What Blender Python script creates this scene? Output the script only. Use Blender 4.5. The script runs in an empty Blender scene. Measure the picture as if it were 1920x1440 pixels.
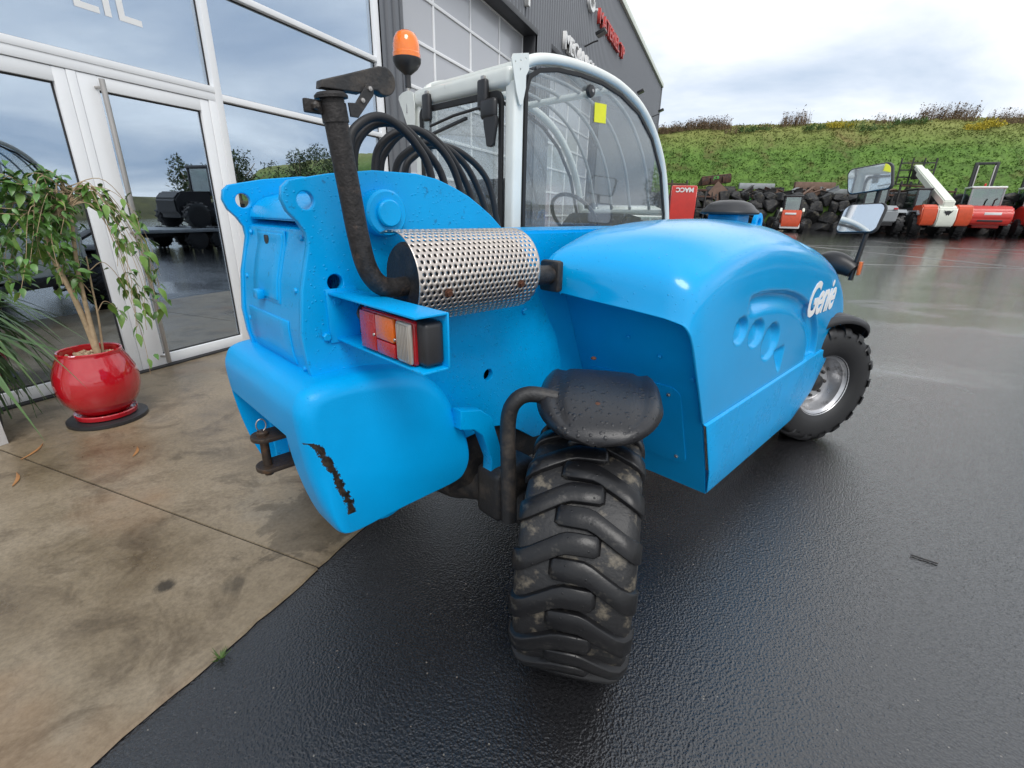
import bpy, bmesh, math, random
import numpy as np
from mathutils import Vector, Matrix
random.seed(7); rng = np.random.default_rng(7)
R = math.radians
S = bpy.context.scene
COL = S.collection

# ---------------------------------------------------------------- camera
cam = bpy.data.cameras.new('camera'); camo = bpy.data.objects.new('camera', cam); COL.objects.link(camo)
cam.sensor_width = 36; cam.lens = 890/1920*36; cam.clip_start = .05; cam.clip_end = 2000
cr, cd, cf = Vector((.9220, .3868, .0180)), Vector((.1476, -.3093, -.9395)), Vector((-.3581, .8688, -.3420))
cr.normalize(); cf = cf.normalized(); cd = cf.cross(cr).normalized(); cr = cd.cross(cf)
camo.matrix_world = Matrix((( cr.x, -cd.x, -cf.x, 0), (cr.y, -cd.y, -cf.y, 0), (cr.z, -cd.z, -cf.z, 1.55), (0, 0, 0, 1)))
S.camera = camo
S.view_settings.view_transform = 'Standard'; S.view_settings.look = 'None'
S.view_settings.exposure = .36; S.view_settings.gamma = 1

# ---------------------------------------------------------------- sky: broken overcast over a daylight sky
SUN_EL, SUN_AZ = R(52), R(142)       # azimuth clockwise from +Y
W = bpy.data.worlds.new('World'); S.world = W; W.use_nodes = True
nt = W.node_tree; nt.nodes.clear()
def N(nt, t, **k):
    n = nt.nodes.new(t)
    for a, b in k.items():
        if a.startswith('i_'):
            n.inputs[int(a[2:]) if a[2:].isdigit() else a[2:].replace('_', ' ')].default_value = b
        else: setattr(n, a, b)
    return n
def lk(nt, a, b): nt.links.new(a, b)
def ramp(nt, stops, interp='LINEAR'):
    n = nt.nodes.new('ShaderNodeValToRGB'); e = n.color_ramp.elements; n.color_ramp.interpolation = interp
    while len(e) < len(stops): e.new(.5)
    for el, (p, c) in zip(e, stops):
        el.position = p; el.color = c if len(c) == 4 else (*c, 1)
    return n
sky = N(nt, 'ShaderNodeTexSky', sky_type='NISHITA', sun_disc=False, sun_elevation=SUN_EL, sun_rotation=SUN_AZ)
tc = N(nt, 'ShaderNodeTexCoord'); sep = N(nt, 'ShaderNodeSeparateXYZ'); lk(nt, tc.outputs['Generated'], sep.inputs[0])
zz = N(nt, 'ShaderNodeMath', operation='ADD', i_1=.22); lk(nt, sep.outputs['Z'], zz.inputs[0])
zm = N(nt, 'ShaderNodeMath', operation='MAXIMUM', i_1=.08); lk(nt, zz.outputs[0], zm.inputs[0])
dv = N(nt, 'ShaderNodeVectorMath', operation='DIVIDE'); cx = N(nt, 'ShaderNodeCombineXYZ')
for i in range(3): lk(nt, zm.outputs[0], cx.inputs[i])
lk(nt, tc.outputs['Generated'], dv.inputs[0]); lk(nt, cx.outputs[0], dv.inputs[1])
no = N(nt, 'ShaderNodeTexNoise', i_Scale=.95, i_Detail=8, i_Roughness=.52, i_Distortion=.4); lk(nt, dv.outputs[0], no.inputs['Vector'])
cl = ramp(nt, [(.30, (4.2, 5.2, 6.6)), (.42, (6.4, 7.1, 8.1)), (.54, (9.1, 9.4, 9.8)), (.66, (11.9, 12.0, 12.1))]); lk(nt, no.outputs[0], cl.inputs[0])
mx = N(nt, 'ShaderNodeMix', data_type='RGBA', i_0=.88); lk(nt, sky.outputs[0], mx.inputs[6]); lk(nt, cl.outputs[0], mx.inputs[7])
bg = N(nt, 'ShaderNodeBackground', i_Strength=.1); lk(nt, mx.outputs[2], bg.inputs[0])
wo = N(nt, 'ShaderNodeOutputWorld'); lk(nt, bg.outputs[0], wo.inputs[0])
sl = bpy.data.lights.new('sun', 'SUN'); sl.energy = 1.4; sl.angle = R(24); sl.color = (1, .97, .93)
so = bpy.data.objects.new('sun', sl); COL.objects.link(so)
sd = Vector((math.sin(SUN_AZ)*math.cos(SUN_EL), math.cos(SUN_AZ)*math.cos(SUN_EL), math.sin(SUN_EL)))
so.rotation_euler = sd.to_track_quat('Z', 'Y').to_euler(); so.location = (6, -4, 30)

# ---------------------------------------------------------------- materials
def lin(r, g, b): return tuple(((c/255+.055)/1.055)**2.4 if c > 10 else c/255/12.92 for c in (r, g, b))
def mat(name, col, rough=.5, metal=0, var=.12, vscale=6, bump=0, bscale=60, drops=0, dscale=95, dirt=None, dirt_amt=.5, dirt_scale=5, coat=0, spec=.5, rvar=.08, emit=None, bdist=.004):
    m = bpy.data.materials.new(name); m.use_nodes = True; t = m.node_tree; b = t.nodes['Principled BSDF']
    co = N(t, 'ShaderNodeTexCoord')
    n1 = N(t, 'ShaderNodeTexNoise', i_Scale=vscale, i_Detail=6, i_Roughness=.6); lk(t, co.outputs['Object'], n1.inputs['Vector'])
    lo = tuple(c*(1-var) for c in col); hi = tuple(min(1, c*(1+var)) for c in col)
    r1 = ramp(t, [(.3, lo), (.7, hi)]); lk(t, n1.outputs[0], r1.inputs[0]); c = r1.outputs[0]
    if dirt:
        n2 = N(t, 'ShaderNodeTexNoise', i_Scale=dirt_scale, i_Detail=9, i_Roughness=.68); lk(t, co.outputs['Object'], n2.inputs['Vector'])
        r2 = ramp(t, [(.62-dirt_amt*.3, (0, 0, 0)), (.72-dirt_amt*.2, (1, 1, 1))]); lk(t, n2.outputs[0], r2.inputs[0])
        mm = N(t, 'ShaderNodeMix', data_type='RGBA'); lk(t, r2.outputs[0], mm.inputs[0]); lk(t, c, mm.inputs[6]); mm.inputs[7].default_value = (*dirt, 1); c = mm.outputs[2]
    lk(t, c, b.inputs['Base Color'])
    rr = N(t, 'ShaderNodeMapRange', i_3=max(.02, rough-rvar), i_4=min(1, rough+rvar)); lk(t, n1.outputs[0], rr.inputs[0])
    lk(t, rr.outputs[0], b.inputs['Roughness'])
    b.inputs['Metallic'].default_value = metal; b.inputs['Coat Weight'].default_value = coat; b.inputs['Coat Roughness'].default_value = .06
    b.inputs['Specular IOR Level'].default_value = spec
    nrm = None
    if bump:
        n3 = N(t, 'ShaderNodeTexNoise', i_Scale=bscale, i_Detail=4); lk(t, co.outputs['Object'], n3.inputs['Vector'])
        bp = N(t, 'ShaderNodeBump', i_Strength=bump, i_Distance=bdist); lk(t, n3.outputs[0], bp.inputs['Height']); nrm = bp.outputs[0]
    if drops:
        v = N(t, 'ShaderNodeTexVoronoi', i_Scale=dscale); lk(t, co.outputs['Object'], v.inputs['Vector'])
        sz = N(t, 'ShaderNodeSeparateColor'); lk(t, v.outputs['Color'], sz.inputs[0])
        ms = N(t, 'ShaderNodeMath', operation='MULTIPLY', i_1=drops); lk(t, sz.outputs[0], ms.inputs[0])
        sb = N(t, 'ShaderNodeMath', operation='SUBTRACT'); lk(t, ms.outputs[0], sb.inputs[0]); lk(t, v.outputs['Distance'], sb.inputs[1])
        mxm = N(t, 'ShaderNodeMath', operation='MAXIMUM', i_1=0); lk(t, sb.outputs[0], mxm.inputs[0])
        sq = N(t, 'ShaderNodeMath', operation='SQRT'); lk(t, mxm.outputs[0], sq.inputs[0])
        b2 = N(t, 'ShaderNodeBump', i_Strength=.7, i_Distance=.006); lk(t, sq.outputs[0], b2.inputs['Height'])
        if nrm: lk(t, nrm, b2.inputs['Normal'])
        nrm = b2.outputs[0]
    if nrm:
        lk(t, nrm, b.inputs['Normal'])
        if coat: lk(t, nrm, b.inputs['Coat Normal'])
    if emit:
        b.inputs['Emission Color'].default_value = (*emit[:3], 1); b.inputs['Emission Strength'].default_value = emit[3]
    return m
def glass(name, tint, refl0, refl1, droplets=False, gloss=(.85, .9, .95), rough=0., haze=0):
    m = bpy.data.materials.new(name); m.use_nodes = True; t = m.node_tree; t.nodes.clear()
    o = N(t, 'ShaderNodeOutputMaterial'); tr = N(t, 'ShaderNodeBsdfTransparent'); tr.inputs[0].default_value = (*tint, 1)
    g = N(t, 'ShaderNodeBsdfGlossy', i_Roughness=rough); g.inputs[0].default_value = (*gloss, 1)
    lw = N(t, 'ShaderNodeLayerWeight', i_Blend=.5); pw = N(t, 'ShaderNodeMath', operation='POWER', i_1=3.5); lk(t, lw.outputs['Facing'], pw.inputs[0]); mr = N(t, 'ShaderNodeMapRange', i_3=refl0, i_4=refl1); lk(t, pw.outputs[0], mr.inputs[0])
    mx = N(t, 'ShaderNodeMixShader'); lk(t, mr.outputs[0], mx.inputs[0]); lk(t, tr.outputs[0], mx.inputs[1]); lk(t, g.outputs[0], mx.inputs[2]); out = mx.outputs[0]
    co = N(t, 'ShaderNodeTexCoord')
    if haze:
        n1 = N(t, 'ShaderNodeTexNoise', i_Scale=4, i_Detail=6); lk(t, co.outputs['Object'], n1.inputs['Vector'])
        m1 = N(t, 'ShaderNodeMapRange', i_1=.3, i_2=.75, i_3=haze*.5, i_4=haze*1.4); lk(t, n1.outputs[0], m1.inputs[0])
        f1 = m1.outputs[0]
        if droplets:
            v = N(t, 'ShaderNodeTexVoronoi', i_Scale=55); lk(t, co.outputs['Object'], v.inputs['Vector'])
            sz = N(t, 'ShaderNodeSeparateColor'); lk(t, v.outputs['Color'], sz.inputs[0])
            ms = N(t, 'ShaderNodeMath', operation='MULTIPLY', i_1=.36); lk(t, sz.outputs[0], ms.inputs[0])
            gt = N(t, 'ShaderNodeMath', operation='GREATER_THAN'); lk(t, ms.outputs[0], gt.inputs[0]); lk(t, v.outputs['Distance'], gt.inputs[1])
            ad = N(t, 'ShaderNodeMath', operation='MULTIPLY_ADD', i_1=.22); lk(t, gt.outputs[0], ad.inputs[0]); lk(t, f1, ad.inputs[2]); f1 = ad.outputs[0]
        df = N(t, 'ShaderNodeBsdfDiffuse'); df.inputs[0].default_value = (.62, .64, .66, 1)
        m2 = N(t, 'ShaderNodeMixShader'); lk(t, f1, m2.inputs[0]); lk(t, out, m2.inputs[1]); lk(t, df.outputs[0], m2.inputs[2]); out = m2.outputs[0]
    lk(t, out, o.inputs[0]); return m

BLUE = mat('blue_paint', (.0, .355, .77), .28, var=.07, vscale=3.5, bump=.10, bscale=220, drops=.24, dscale=66, rvar=.07, spec=.28, dirt=(.01, .16, .36), dirt_amt=.03, dirt_scale=34)
HOODB = mat('blue_gloss_paint', (.0, .36, .77), .22, var=.04, vscale=2.5, bump=.03, bscale=160, drops=.22, dscale=60, coat=.4, rvar=.04, spec=.3)
BLUER = mat('blue_rough_paint', (.0, .355, .77), .42, var=.06, vscale=3, bump=.32, bscale=260, drops=.16, dscale=85, spec=.22)
BLACK = mat('black_plastic', (.022, .022, .024), .38, bump=.15, bscale=320)
BLKWET = mat('black_wet_plastic', (.018, .018, .020), .33, drops=.50, dscale=62, bump=.2, bscale=420)
RUBBER = mat('rubber_seal', (.012, .012, .013), .55)
TYRE = mat('tyre_rubber', (.013, .013, .014), .5, bump=.4, bscale=90, dirt=(.14, .12, .09), dirt_amt=.30, dirt_scale=20)
LUG = mat('tyre_tread', (.008, .008, .009), .34, bump=.2, bscale=70, dirt=(.07, .065, .055), dirt_amt=.04, dirt_scale=14, drops=.2, dscale=60, spec=.4)
TYREF = mat('tyre_clean', (.015, .015, .016), .5, bump=.15, bscale=90)
IRON = mat('black_iron', (.02, .02, .021), .5, bump=.4, bscale=110, dirt=(.06, .05, .042), dirt_amt=.4, dirt_scale=12)
PIPE = mat('burnt_exhaust_steel', (.032, .029, .028), .55, .35, var=.5, vscale=60, bump=.5, bscale=160, dirt=(.10, .07, .055), dirt_amt=.16, dirt_scale=28)
PERF = mat('stainless_sheet', (.62, .55, .49), .34, .9, var=.06, vscale=3, bump=.05, bscale=30)
RUST = mat('rusty_bolt', (.11, .045, .025), .7, .3, bump=.5, bscale=200)
RUSTY = mat('rusty_steel', (.10, .05, .034), .75, .1, var=.4, vscale=4, bump=.4, bscale=60, dirt=(.04, .032, .03), dirt_amt=.5)
WHITE = mat('white_cab_paint', (.74, .77, .73), .3, var=.05, coat=.3)
GREYM = mat('grey_paint', (.30, .32, .33), .4, var=.06)
STEEL = mat('satin_steel', (.42, .40, .38), .33, .85, var=.08)
RIM = mat('rim_silver', (.52, .52, .53), .3, .75, var=.12, vscale=10, dirt=(.1, .09, .08), dirt_amt=.12)
ALU = mat('white_aluminium', (.82, .83, .84), .32, var=.03, vscale=2)
GASKET = mat('dark_gasket', (.02, .02, .022), .6)
CLAD = mat('grey_cladding', (.135, .143, .158), .42, .15, var=.08, vscale=.8)
CLADD = mat('dark_jamb', (.035, .037, .042), .5)
DOORP = mat('milky_door_panel', (.46, .47, .50), .24, var=.03, vscale=.5, coat=.3)
TRIM = mat('pale_roof_trim', (.72, .76, .66), .5)
INNER = mat('office_interior', (.10, .10, .10), .7, var=.25, vscale=1.5)
INFLOOR = mat('office_floor', (.06, .055, .05), .35)
GLZ = glass('window_glass', (.60, .64, .65), .54, .94, gloss=(.76, .87, 1.0))
GCAB = glass('cab_glass', (.92, .94, .94), .045, .75, True, haze=.05)
MIRR = mat('mirror_glass', (.86, .88, .9), .03, 1, var=.01, rvar=.01)
LRED = mat('red_lens', (.42, .008, .012), .12, coat=.6, bump=.4, bscale=180)
LORG = mat('amber_lens', (.75, .14, .004), .12, coat=.6, bump=.4, bscale=180)
LCLR = mat('ribbed_clear_lens', (.42, .38, .33), .15, .3, coat=.8)
BEACON = mat('amber_beacon', (.95, .20, .008), .15, coat=.8, var=.1, vscale=14)
YEL = mat('yellow_label', (.80, .78, .02), .5)
REDGL = mat('red_glazed_ceramic', (.46, .008, .016), .07, var=.12, vscale=3, bump=.12, bscale=4, coat=1, rvar=.03)
REDP = mat('red_machine_paint', (.56, .026, .016), .35, var=.12, vscale=3, coat=.2)
REDO = mat('orange_red_paint', (.62, .075, .02), .35, coat=.2)
REDS = mat('sign_red', (.55, .055, .045), .45)
WHT = mat('plain_white', (.80, .80, .79), .45, var=.03)
CREAM = mat('white_boom_paint', (.74, .76, .66), .38, var=.05)
BARK = mat('pale_bark', (.42, .31, .19), .75, var=.25, vscale=25, bump=.5, bscale=60)
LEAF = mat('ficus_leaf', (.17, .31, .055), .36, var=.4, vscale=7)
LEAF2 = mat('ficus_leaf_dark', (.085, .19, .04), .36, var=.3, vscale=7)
PALM = mat('palm_leaf', (.13, .23, .09), .42, var=.3, vscale=4)
PEBB = mat('tan_pebbles', (.42, .30, .19), .7, var=.4, vscale=40)
STONE = mat('dark_boulder', (.022, .022, .023), .62, var=.45, vscale=2.2, bump=.8, bscale=6, bdist=.06, dirt=(.095, .085, .06), dirt_amt=.30, dirt_scale=2)
STONEP = mat('pale_boulder', (.26, .21, .14), .7, var=.3, vscale=3, bump=.8, bscale=8, bdist=.05)
GREENP = mat('green_spray_paint', (.10, .62, .10), .5)
GREYST = mat('grey_galvanised', (.30, .32, .33), .5, .3, var=.2, vscale=3)
WOODP = mat('weathered_brown_steel', (.17, .105, .075), .7, var=.3, vscale=3)
TWIG = mat('dry_weed', (.13, .085, .045), .8, var=.4, vscale=2)
YFLOW = mat('yellow_weed', (.42, .34, .02), .7, var=.3)
WEED = mat('weed_green', (.07, .13, .025), .7, var=.4, vscale=3)

# ---------------------------------------------------------------- mesh helpers
def link(o, parent=None):
    COL.objects.link(o)
    if parent: o.parent = parent
    return o
def mk(name, me, m, parent=None, smooth=40):
    if m is not None: me.materials.append(m)
    if smooth:
        for p in me.polygons: p.use_smooth = True
        me.set_sharp_from_angle(angle=R(smooth))
    return link(bpy.data.objects.new(name, me), parent)
def fm(name, V, F, m, parent=None, smooth=40):
    me = bpy.data.meshes.new(name); me.from_pydata([tuple(map(float, v)) for v in V], [], [tuple(map(int, f)) for f in F]); me.update()
    return mk(name, me, m, parent, smooth)
def tag(o, label, cat, group=None):
    o['label'] = label; o['category'] = cat
    if group: o['group'] = group
    return o
def struct(o, kind='structure'): o['kind'] = kind; return o
def thing(name, label, cat, loc=(0, 0, 0), rz=0, group=None):
    o = bpy.data.objects.new(name, None); o.empty_display_size = .2; o.location = loc; o.rotation_euler = (0, 0, rz)
    COL.objects.link(o); return tag(o, label, cat, group)
def b2m(name, bm, m, parent, smooth=40):
    bmesh.ops.recalc_face_normals(bm, faces=bm.faces)
    me = bpy.data.meshes.new(name); bm.to_mesh(me); bm.free(); return mk(name, me, m, parent, smooth)
def boxbm(bm, a, b, bevel=0, seg=2, mtx=None):
    r = bmesh.ops.create_cube(bm, size=1); vs = r['verts']
    for v in vs: v.co = Vector((a[i]+(v.co[i]+.5)*(b[i]-a[i]) for i in range(3)))
    if bevel: 
        es = list({e for v in vs for e in v.link_edges}); rr = bmesh.ops.bevel(bm, geom=es, offset=bevel, segments=seg, affect='EDGES', profile=.5)
        vs = list({v for f in rr['faces'] for v in f.verts} | {v for v in vs if v.is_valid})
    if mtx:
        for v in vs: v.co = mtx @ v.co
def box(name, a, b, m, parent=None, bevel=.004, seg=2, mtx=None, smooth=40):
    bm = bmesh.new(); boxbm(bm, a, b, bevel, seg, mtx); return b2m(name, bm, m, parent, smooth)
def boxes(name, lst, m, parent=None, bevel=0, smooth=40):
    bm = bmesh.new()
    for q in lst: boxbm(bm, q[0], q[1], bevel, 2, q[2] if len(q) > 2 else None)
    return b2m(name, bm, m, parent, smooth)
def crom(P, n):
    P = [np.array(p, float) for p in P]; Q = [2*P[0]-P[1]]+P+[2*P[-1]-P[-2]]; out = []
    for i in range(1, len(Q)-2):
        for k in range(n):
            t = k/n; a, b, c, d = Q[i-1:i+3]
            out.append(.5*((2*b)+(c-a)*t+(2*a-5*b+4*c-d)*t*t+(-a+3*b-3*c+d)*t**3))
    out.append(P[-1]); return out
def tubeVF(P, r, seg=10, cap=True):
    P = [Vector(p) for p in P]; n = len(P); rs = r if hasattr(r, '__len__') else [r]*n
    V, F = [], []; t0 = (P[1]-P[0]).normalized(); u = t0.orthogonal().normalized()
    for i in range(n):
        t = (P[min(i+1, n-1)]-P[max(i-1, 0)]).normalized()
        u = (u-t*u.dot(t)).normalized(); w = t.cross(u)
        for k in range(seg):
            a = 2*math.pi*k/seg; V.append(P[i]+(u*math.cos(a)+w*math.sin(a))*rs[i])
        if i:
            for k in range(seg): F.append(((i-1)*seg+k, (i-1)*seg+(k+1) % seg, i*seg+(k+1) % seg, i*seg+k))
    if cap: F.append(tuple(range(seg-1, -1, -1))); F.append(tuple(range((n-1)*seg, n*seg)))
    return V, F
def tube(name, P, r, m, parent=None, seg=12, n=0, smooth=50):
    if n:
        if hasattr(r, '__len__'):
            r = [float(np.interp(i/n, range(len(r)), r)) for i in range((len(P)-1)*n+1)]
        P = crom(P, n)
    V, F = tubeVF(P, r, seg); return fm(name, V, F, m, parent, smooth)
def tubes(name, lst, m, parent=None, seg=8, smooth=50):
    V, F = [], []
    for P, r in lst:
        v, f = tubeVF(P, r, seg); k = len(V); V += v; F += [tuple(i+k for i in q) for q in f]
    return fm(name, V, F, m, parent, smooth)
def lathe(name, prof, m, parent=None, seg=32, mtx=None, smooth=35, caps=(True, True)):
    V, F = [], []; n = len(prof)
    for r, z in prof:
        for k in range(seg):
            a = 2*math.pi*k/seg; V.append(Vector((r*math.cos(a), r*math.sin(a), z)))
    for i in range(n-1):
        for k in range(seg): F.append((i*seg+k, i*seg+(k+1) % seg, (i+1)*seg+(k+1) % seg, (i+1)*seg+k))
    if caps[0] and prof[0][0] > 1e-5: F.append(tuple(range(seg-1, -1, -1)))
    if caps[1] and prof[-1][0] > 1e-5: F.append(tuple(range((n-1)*seg, n*seg)))
    if mtx: V = [mtx @ v for v in V]
    return fm(name, V, F, m, parent, smooth)
def frame(o, X, Y):
    X = Vector(X).normalized(); Y = Vector(Y); Z = X.cross(Y).normalized(); Y = Z.cross(X)
    return Matrix(((X.x, Y.x, Z.x, o[0]), (X.y, Y.y, Z.y, o[1]), (X.z, Y.z, Z.z, o[2]), (0, 0, 0, 1)))
def axm(o, d):
    """matrix whose local z axis points along d"""
    d = Vector(d).normalized(); x = d.orthogonal().normalized(); return frame(o, x, d.cross(x))
YZ = lambda x: frame((x, 0, 0), (0, 1, 0), (0, 0, 1))
def plate(name, outline, holes, th, mtx, m, parent=None, bevel=.002, smooth=35):
    cu = bpy.data.curves.new('c', 'CURVE'); cu.dimensions = '2D'; cu.fill_mode = 'BOTH'; cu.extrude = th/2-bevel; cu.bevel_depth = bevel; cu.bevel_resolution = 1; cu.offset = -bevel
    for pts in [outline]+list(holes):
        s = cu.splines.new('POLY'); s.points.add(len(pts)-1); s.use_cyclic_u = True
        for p, q in zip(s.points, pts): p.co = (q[0], q[1], 0, 1)
    o = bpy.data.objects.new('c', cu); COL.objects.link(o); dg = bpy.context.evaluated_depsgraph_get()
    me = bpy.data.meshes.new_from_object(o.evaluated_get(dg)); bpy.data.objects.remove(o); bpy.data.curves.remove(cu)
    me.materials.clear(); me.transform(mtx); me.name = name; return mk(name, me, m, parent, smooth)
def circ(c, r, n=28, ry=None): return [(c[0]+r*math.cos(2*math.pi*i/n), c[1]+(ry or r)*math.sin(2*math.pi*i/n)) for i in range(n)]
def rrect(x0, y0, x1, y1, r, n=6):
    P = []
    for cx_, cy_, a in ((x1-r, y0+r, -90), (x1-r, y1-r, 0), (x0+r, y1-r, 90), (x0+r, y0+r, 180)):
        for k in range(n+1): t = R(a+90*k/n); P.append((cx_+r*math.cos(t), cy_+r*math.sin(t)))
    return P
def smoothpoly(P, n=5):
    P = [np.array(p, float) for p in P]; m_ = len(P); out = []
    for i in range(m_):
        a, b, c, d = P[i-1], P[i], P[(i+1) % m_], P[(i+2) % m_]
        for k in range(n):
            t = k/n; out.append(tuple(.5*((2*b)+(c-a)*t+(2*a-5*b+4*c-d)*t*t+(-a+3*b-3*c+d)*t**3)))
    return out
def text(name, s, size, mtx, m, parent=None, ext=.002, shear=0, bold=0, sx=1, align='LEFT', space=1):
    cu = bpy.data.curves.new('t', 'FONT'); cu.body = s; cu.size = size; cu.extrude = ext; cu.shear = shear; cu.offset = bold; cu.align_x = align; cu.space_character = space; cu.resolution_u = 3
    o = bpy.data.objects.new('t', cu); COL.objects.link(o); dg = bpy.context.evaluated_depsgraph_get()
    me = bpy.data.meshes.new_from_object(o.evaluated_get(dg)); bpy.data.objects.remove(o); bpy.data.curves.remove(cu)
    me.materials.clear(); me.transform(mtx @ Matrix.Diagonal((sx, 1, 1, 1))); return mk(name, me, m, parent, 0)
def prism(name, prof, x0, x1, m, parent=None, bevel=.01, seg=2, mtx=None, smooth=40):
    """profile in (y,z) swept along x"""
    bm = bmesh.new(); a = [bm.verts.new((x0, y, z)) for y, z in prof]; b = [bm.verts.new((x1, y, z)) for y, z in prof]; n = len(prof)
    bm.faces.new(a[::-1]); bm.faces.new(b)
    for i in range(n): bm.faces.new((a[i], a[(i+1) % n], b[(i+1) % n], b[i]))
    if bevel: bmesh.ops.bevel(bm, geom=list(bm.edges), offset=bevel, segments=seg, affect='EDGES')
    if mtx:
        for v in bm.verts: v.co = mtx @ v.co
    return b2m(name, bm, m, parent, smooth)
HH, RR = Vector((-.3811, .9246, 0)), Vector((.9246, .3811, 0))       # yard axes: along the view heading, and to its right
def ss(a, b, x):
    t = min(1, max(0, (x-a)/(b-a))); return t*t*(3-2*t)
def gz(x, y): return .68*ss(7, 31, x*HH.x+y*HH.y)                     # the yard climbs gently away from the building
def yard(X, D, z=None):
    p = RR*X+HH*D; p.z = gz(p.x, p.y) if z is None else z; return p
YAWH = math.atan2(-HH.x, HH.y)
def copytree(o, parent=None):
    c = o.copy(); COL.objects.link(c); c.parent = parent
    for ch in [q for q in o.children]: copytree(ch, c)
    return c
# ================================================================ the yard
def asphalt_mat():
    m = bpy.data.materials.new('wet_asphalt'); m.use_nodes = True; t = m.node_tree; b = t.nodes['Principled BSDF']
    ge = N(t, 'ShaderNodeNewGeometry'); P = ge.outputs['Position']
    big = N(t, 'ShaderNodeTexNoise', i_Scale=.55, i_Detail=5, i_Roughness=.6); lk(t, P, big.inputs['Vector'])
    fine = N(t, 'ShaderNodeTexNoise', i_Scale=90, i_Detail=3, i_Roughness=.6); lk(t, P, fine.inputs['Vector'])
    vo = N(t, 'ShaderNodeTexVoronoi', i_Scale=115, feature='F1'); lk(t, P, vo.inputs['Vector'])
    c1 = ramp(t, [(.3, (.008, .008, .009)), (.7, (.024, .024, .026))]); lk(t, fine.outputs[0], c1.inputs[0])
    # pale chips in the aggregate
    sp = N(t, 'ShaderNodeSeparateColor'); lk(t, vo.outputs['Color'], sp.inputs[0])
    gt = N(t, 'ShaderNodeMath', operation='GREATER_THAN', i_1=.9965); lk(t, sp.outputs[0], gt.inputs[0])
    l2 = N(t, 'ShaderNodeMath', operation='LESS_THAN', i_1=.36); lk(t, vo.outputs['Distance'], l2.inputs[0])
    an = N(t, 'ShaderNodeMath', operation='MULTIPLY'); lk(t, gt.outputs[0], an.inputs[0]); lk(t, l2.outputs[0], an.inputs[1])
    mm = N(t, 'ShaderNodeMix', data_type='RGBA'); lk(t, an.outputs[0], mm.inputs[0]); lk(t, c1.outputs[0], mm.inputs[6]); mm.inputs[7].default_value = (.17, .155, .13, 1)
    lk(t, mm.outputs[2], b.inputs['Base Color'])
    # standing water: smooth film in the low parts of the far yard, thin film between the grains nearby
    dt = N(t, 'ShaderNodeVectorMath', operation='DOT_PRODUCT'); lk(t, P, dt.inputs[0]); dt.inputs[1].default_value = tuple(HH)
    st = N(t, 'ShaderNodeMapping'); st.inputs['Rotation'].default_value = (0, 0, -YAWH); st.inputs['Scale'].default_value = (.32, .7, 1); lk(t, P, st.inputs[0])
    pn = N(t, 'ShaderNodeTexNoise', i_Scale=.8, i_Detail=6, i_Roughness=.62, i_Distortion=.6); lk(t, st.outputs[0], pn.inputs['Vector'])
    fd = N(t, 'ShaderNodeMapRange', i_1=3, i_2=9.5, i_3=-.20, i_4=.13); lk(t, dt.outputs['Value'], fd.inputs[0])
    ad = N(t, 'ShaderNodeMath', operation='ADD'); lk(t, pn.outputs[0], ad.inputs[0]); lk(t, fd.outputs[0], ad.inputs[1])
    wet = N(t, 'ShaderNodeMapRange', i_1=.42, i_2=.56, i_3=0, i_4=1); lk(t, ad.outputs[0], wet.inputs[0])
    rg = N(t, 'ShaderNodeMapRange', i_1=.3, i_2=.7, i_3=.16, i_4=.28); lk(t, big.outputs[0], rg.inputs[0])
    rm = N(t, 'ShaderNodeMix', data_type='FLOAT'); lk(t, wet.outputs[0], rm.inputs[0]); lk(t, rg.outputs[0], rm.inputs[2]); rm.inputs[3].default_value = .07
    lk(t, rm.outputs[0], b.inputs['Roughness']); b.inputs['Specular IOR Level'].default_value = .5; b.inputs['Coat Weight'].default_value = 1; b.inputs['Coat IOR'].default_value = 1.58; cr_ = N(t, 'ShaderNodeMath', operation='MULTIPLY', i_1=.55); lk(t, rm.outputs[0], cr_.inputs[0]); lk(t, cr_.outputs[0], b.inputs['Coat Roughness'])
    iv = N(t, 'ShaderNodeMapRange', i_3=.6, i_4=.05); lk(t, wet.outputs[0], iv.inputs[0])
    hb = N(t, 'ShaderNodeMath', operation='MULTIPLY_ADD', i_1=.5); lk(t, vo.outputs['Distance'], hb.inputs[0]); lk(t, fine.outputs[0], hb.inputs[2])
    bp = N(t, 'ShaderNodeBump', i_Distance=.006); lk(t, iv.outputs[0], bp.inputs['Strength']); lk(t, hb.outputs[0], bp.inputs['Height'])
    lk(t, bp.outputs[0], b.inputs['Normal']); b3 = N(t, 'ShaderNodeBump', i_Distance=.006, i_Strength=.58); lk(t, hb.outputs[0], b3.inputs['Height']); lk(t, b3.outputs[0], b.inputs['Coat Normal']); return m
ASPH = asphalt_mat()
g = np.unique(np.concatenate([np.linspace(-400, -60, 12), np.arange(-60, 61, 1.5), np.linspace(60, 400, 12)]))
nx = len(g); V = [(x, y, gz(x, y)) for y in g for x in g]
F = [(j*nx+i, j*nx+i+1, (j+1)*nx+i+1, (j+1)*nx+i) for j in range(nx-1) for i in range(nx-1)]
struct(fm('ground', V, F, ASPH, None, 0))

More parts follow.
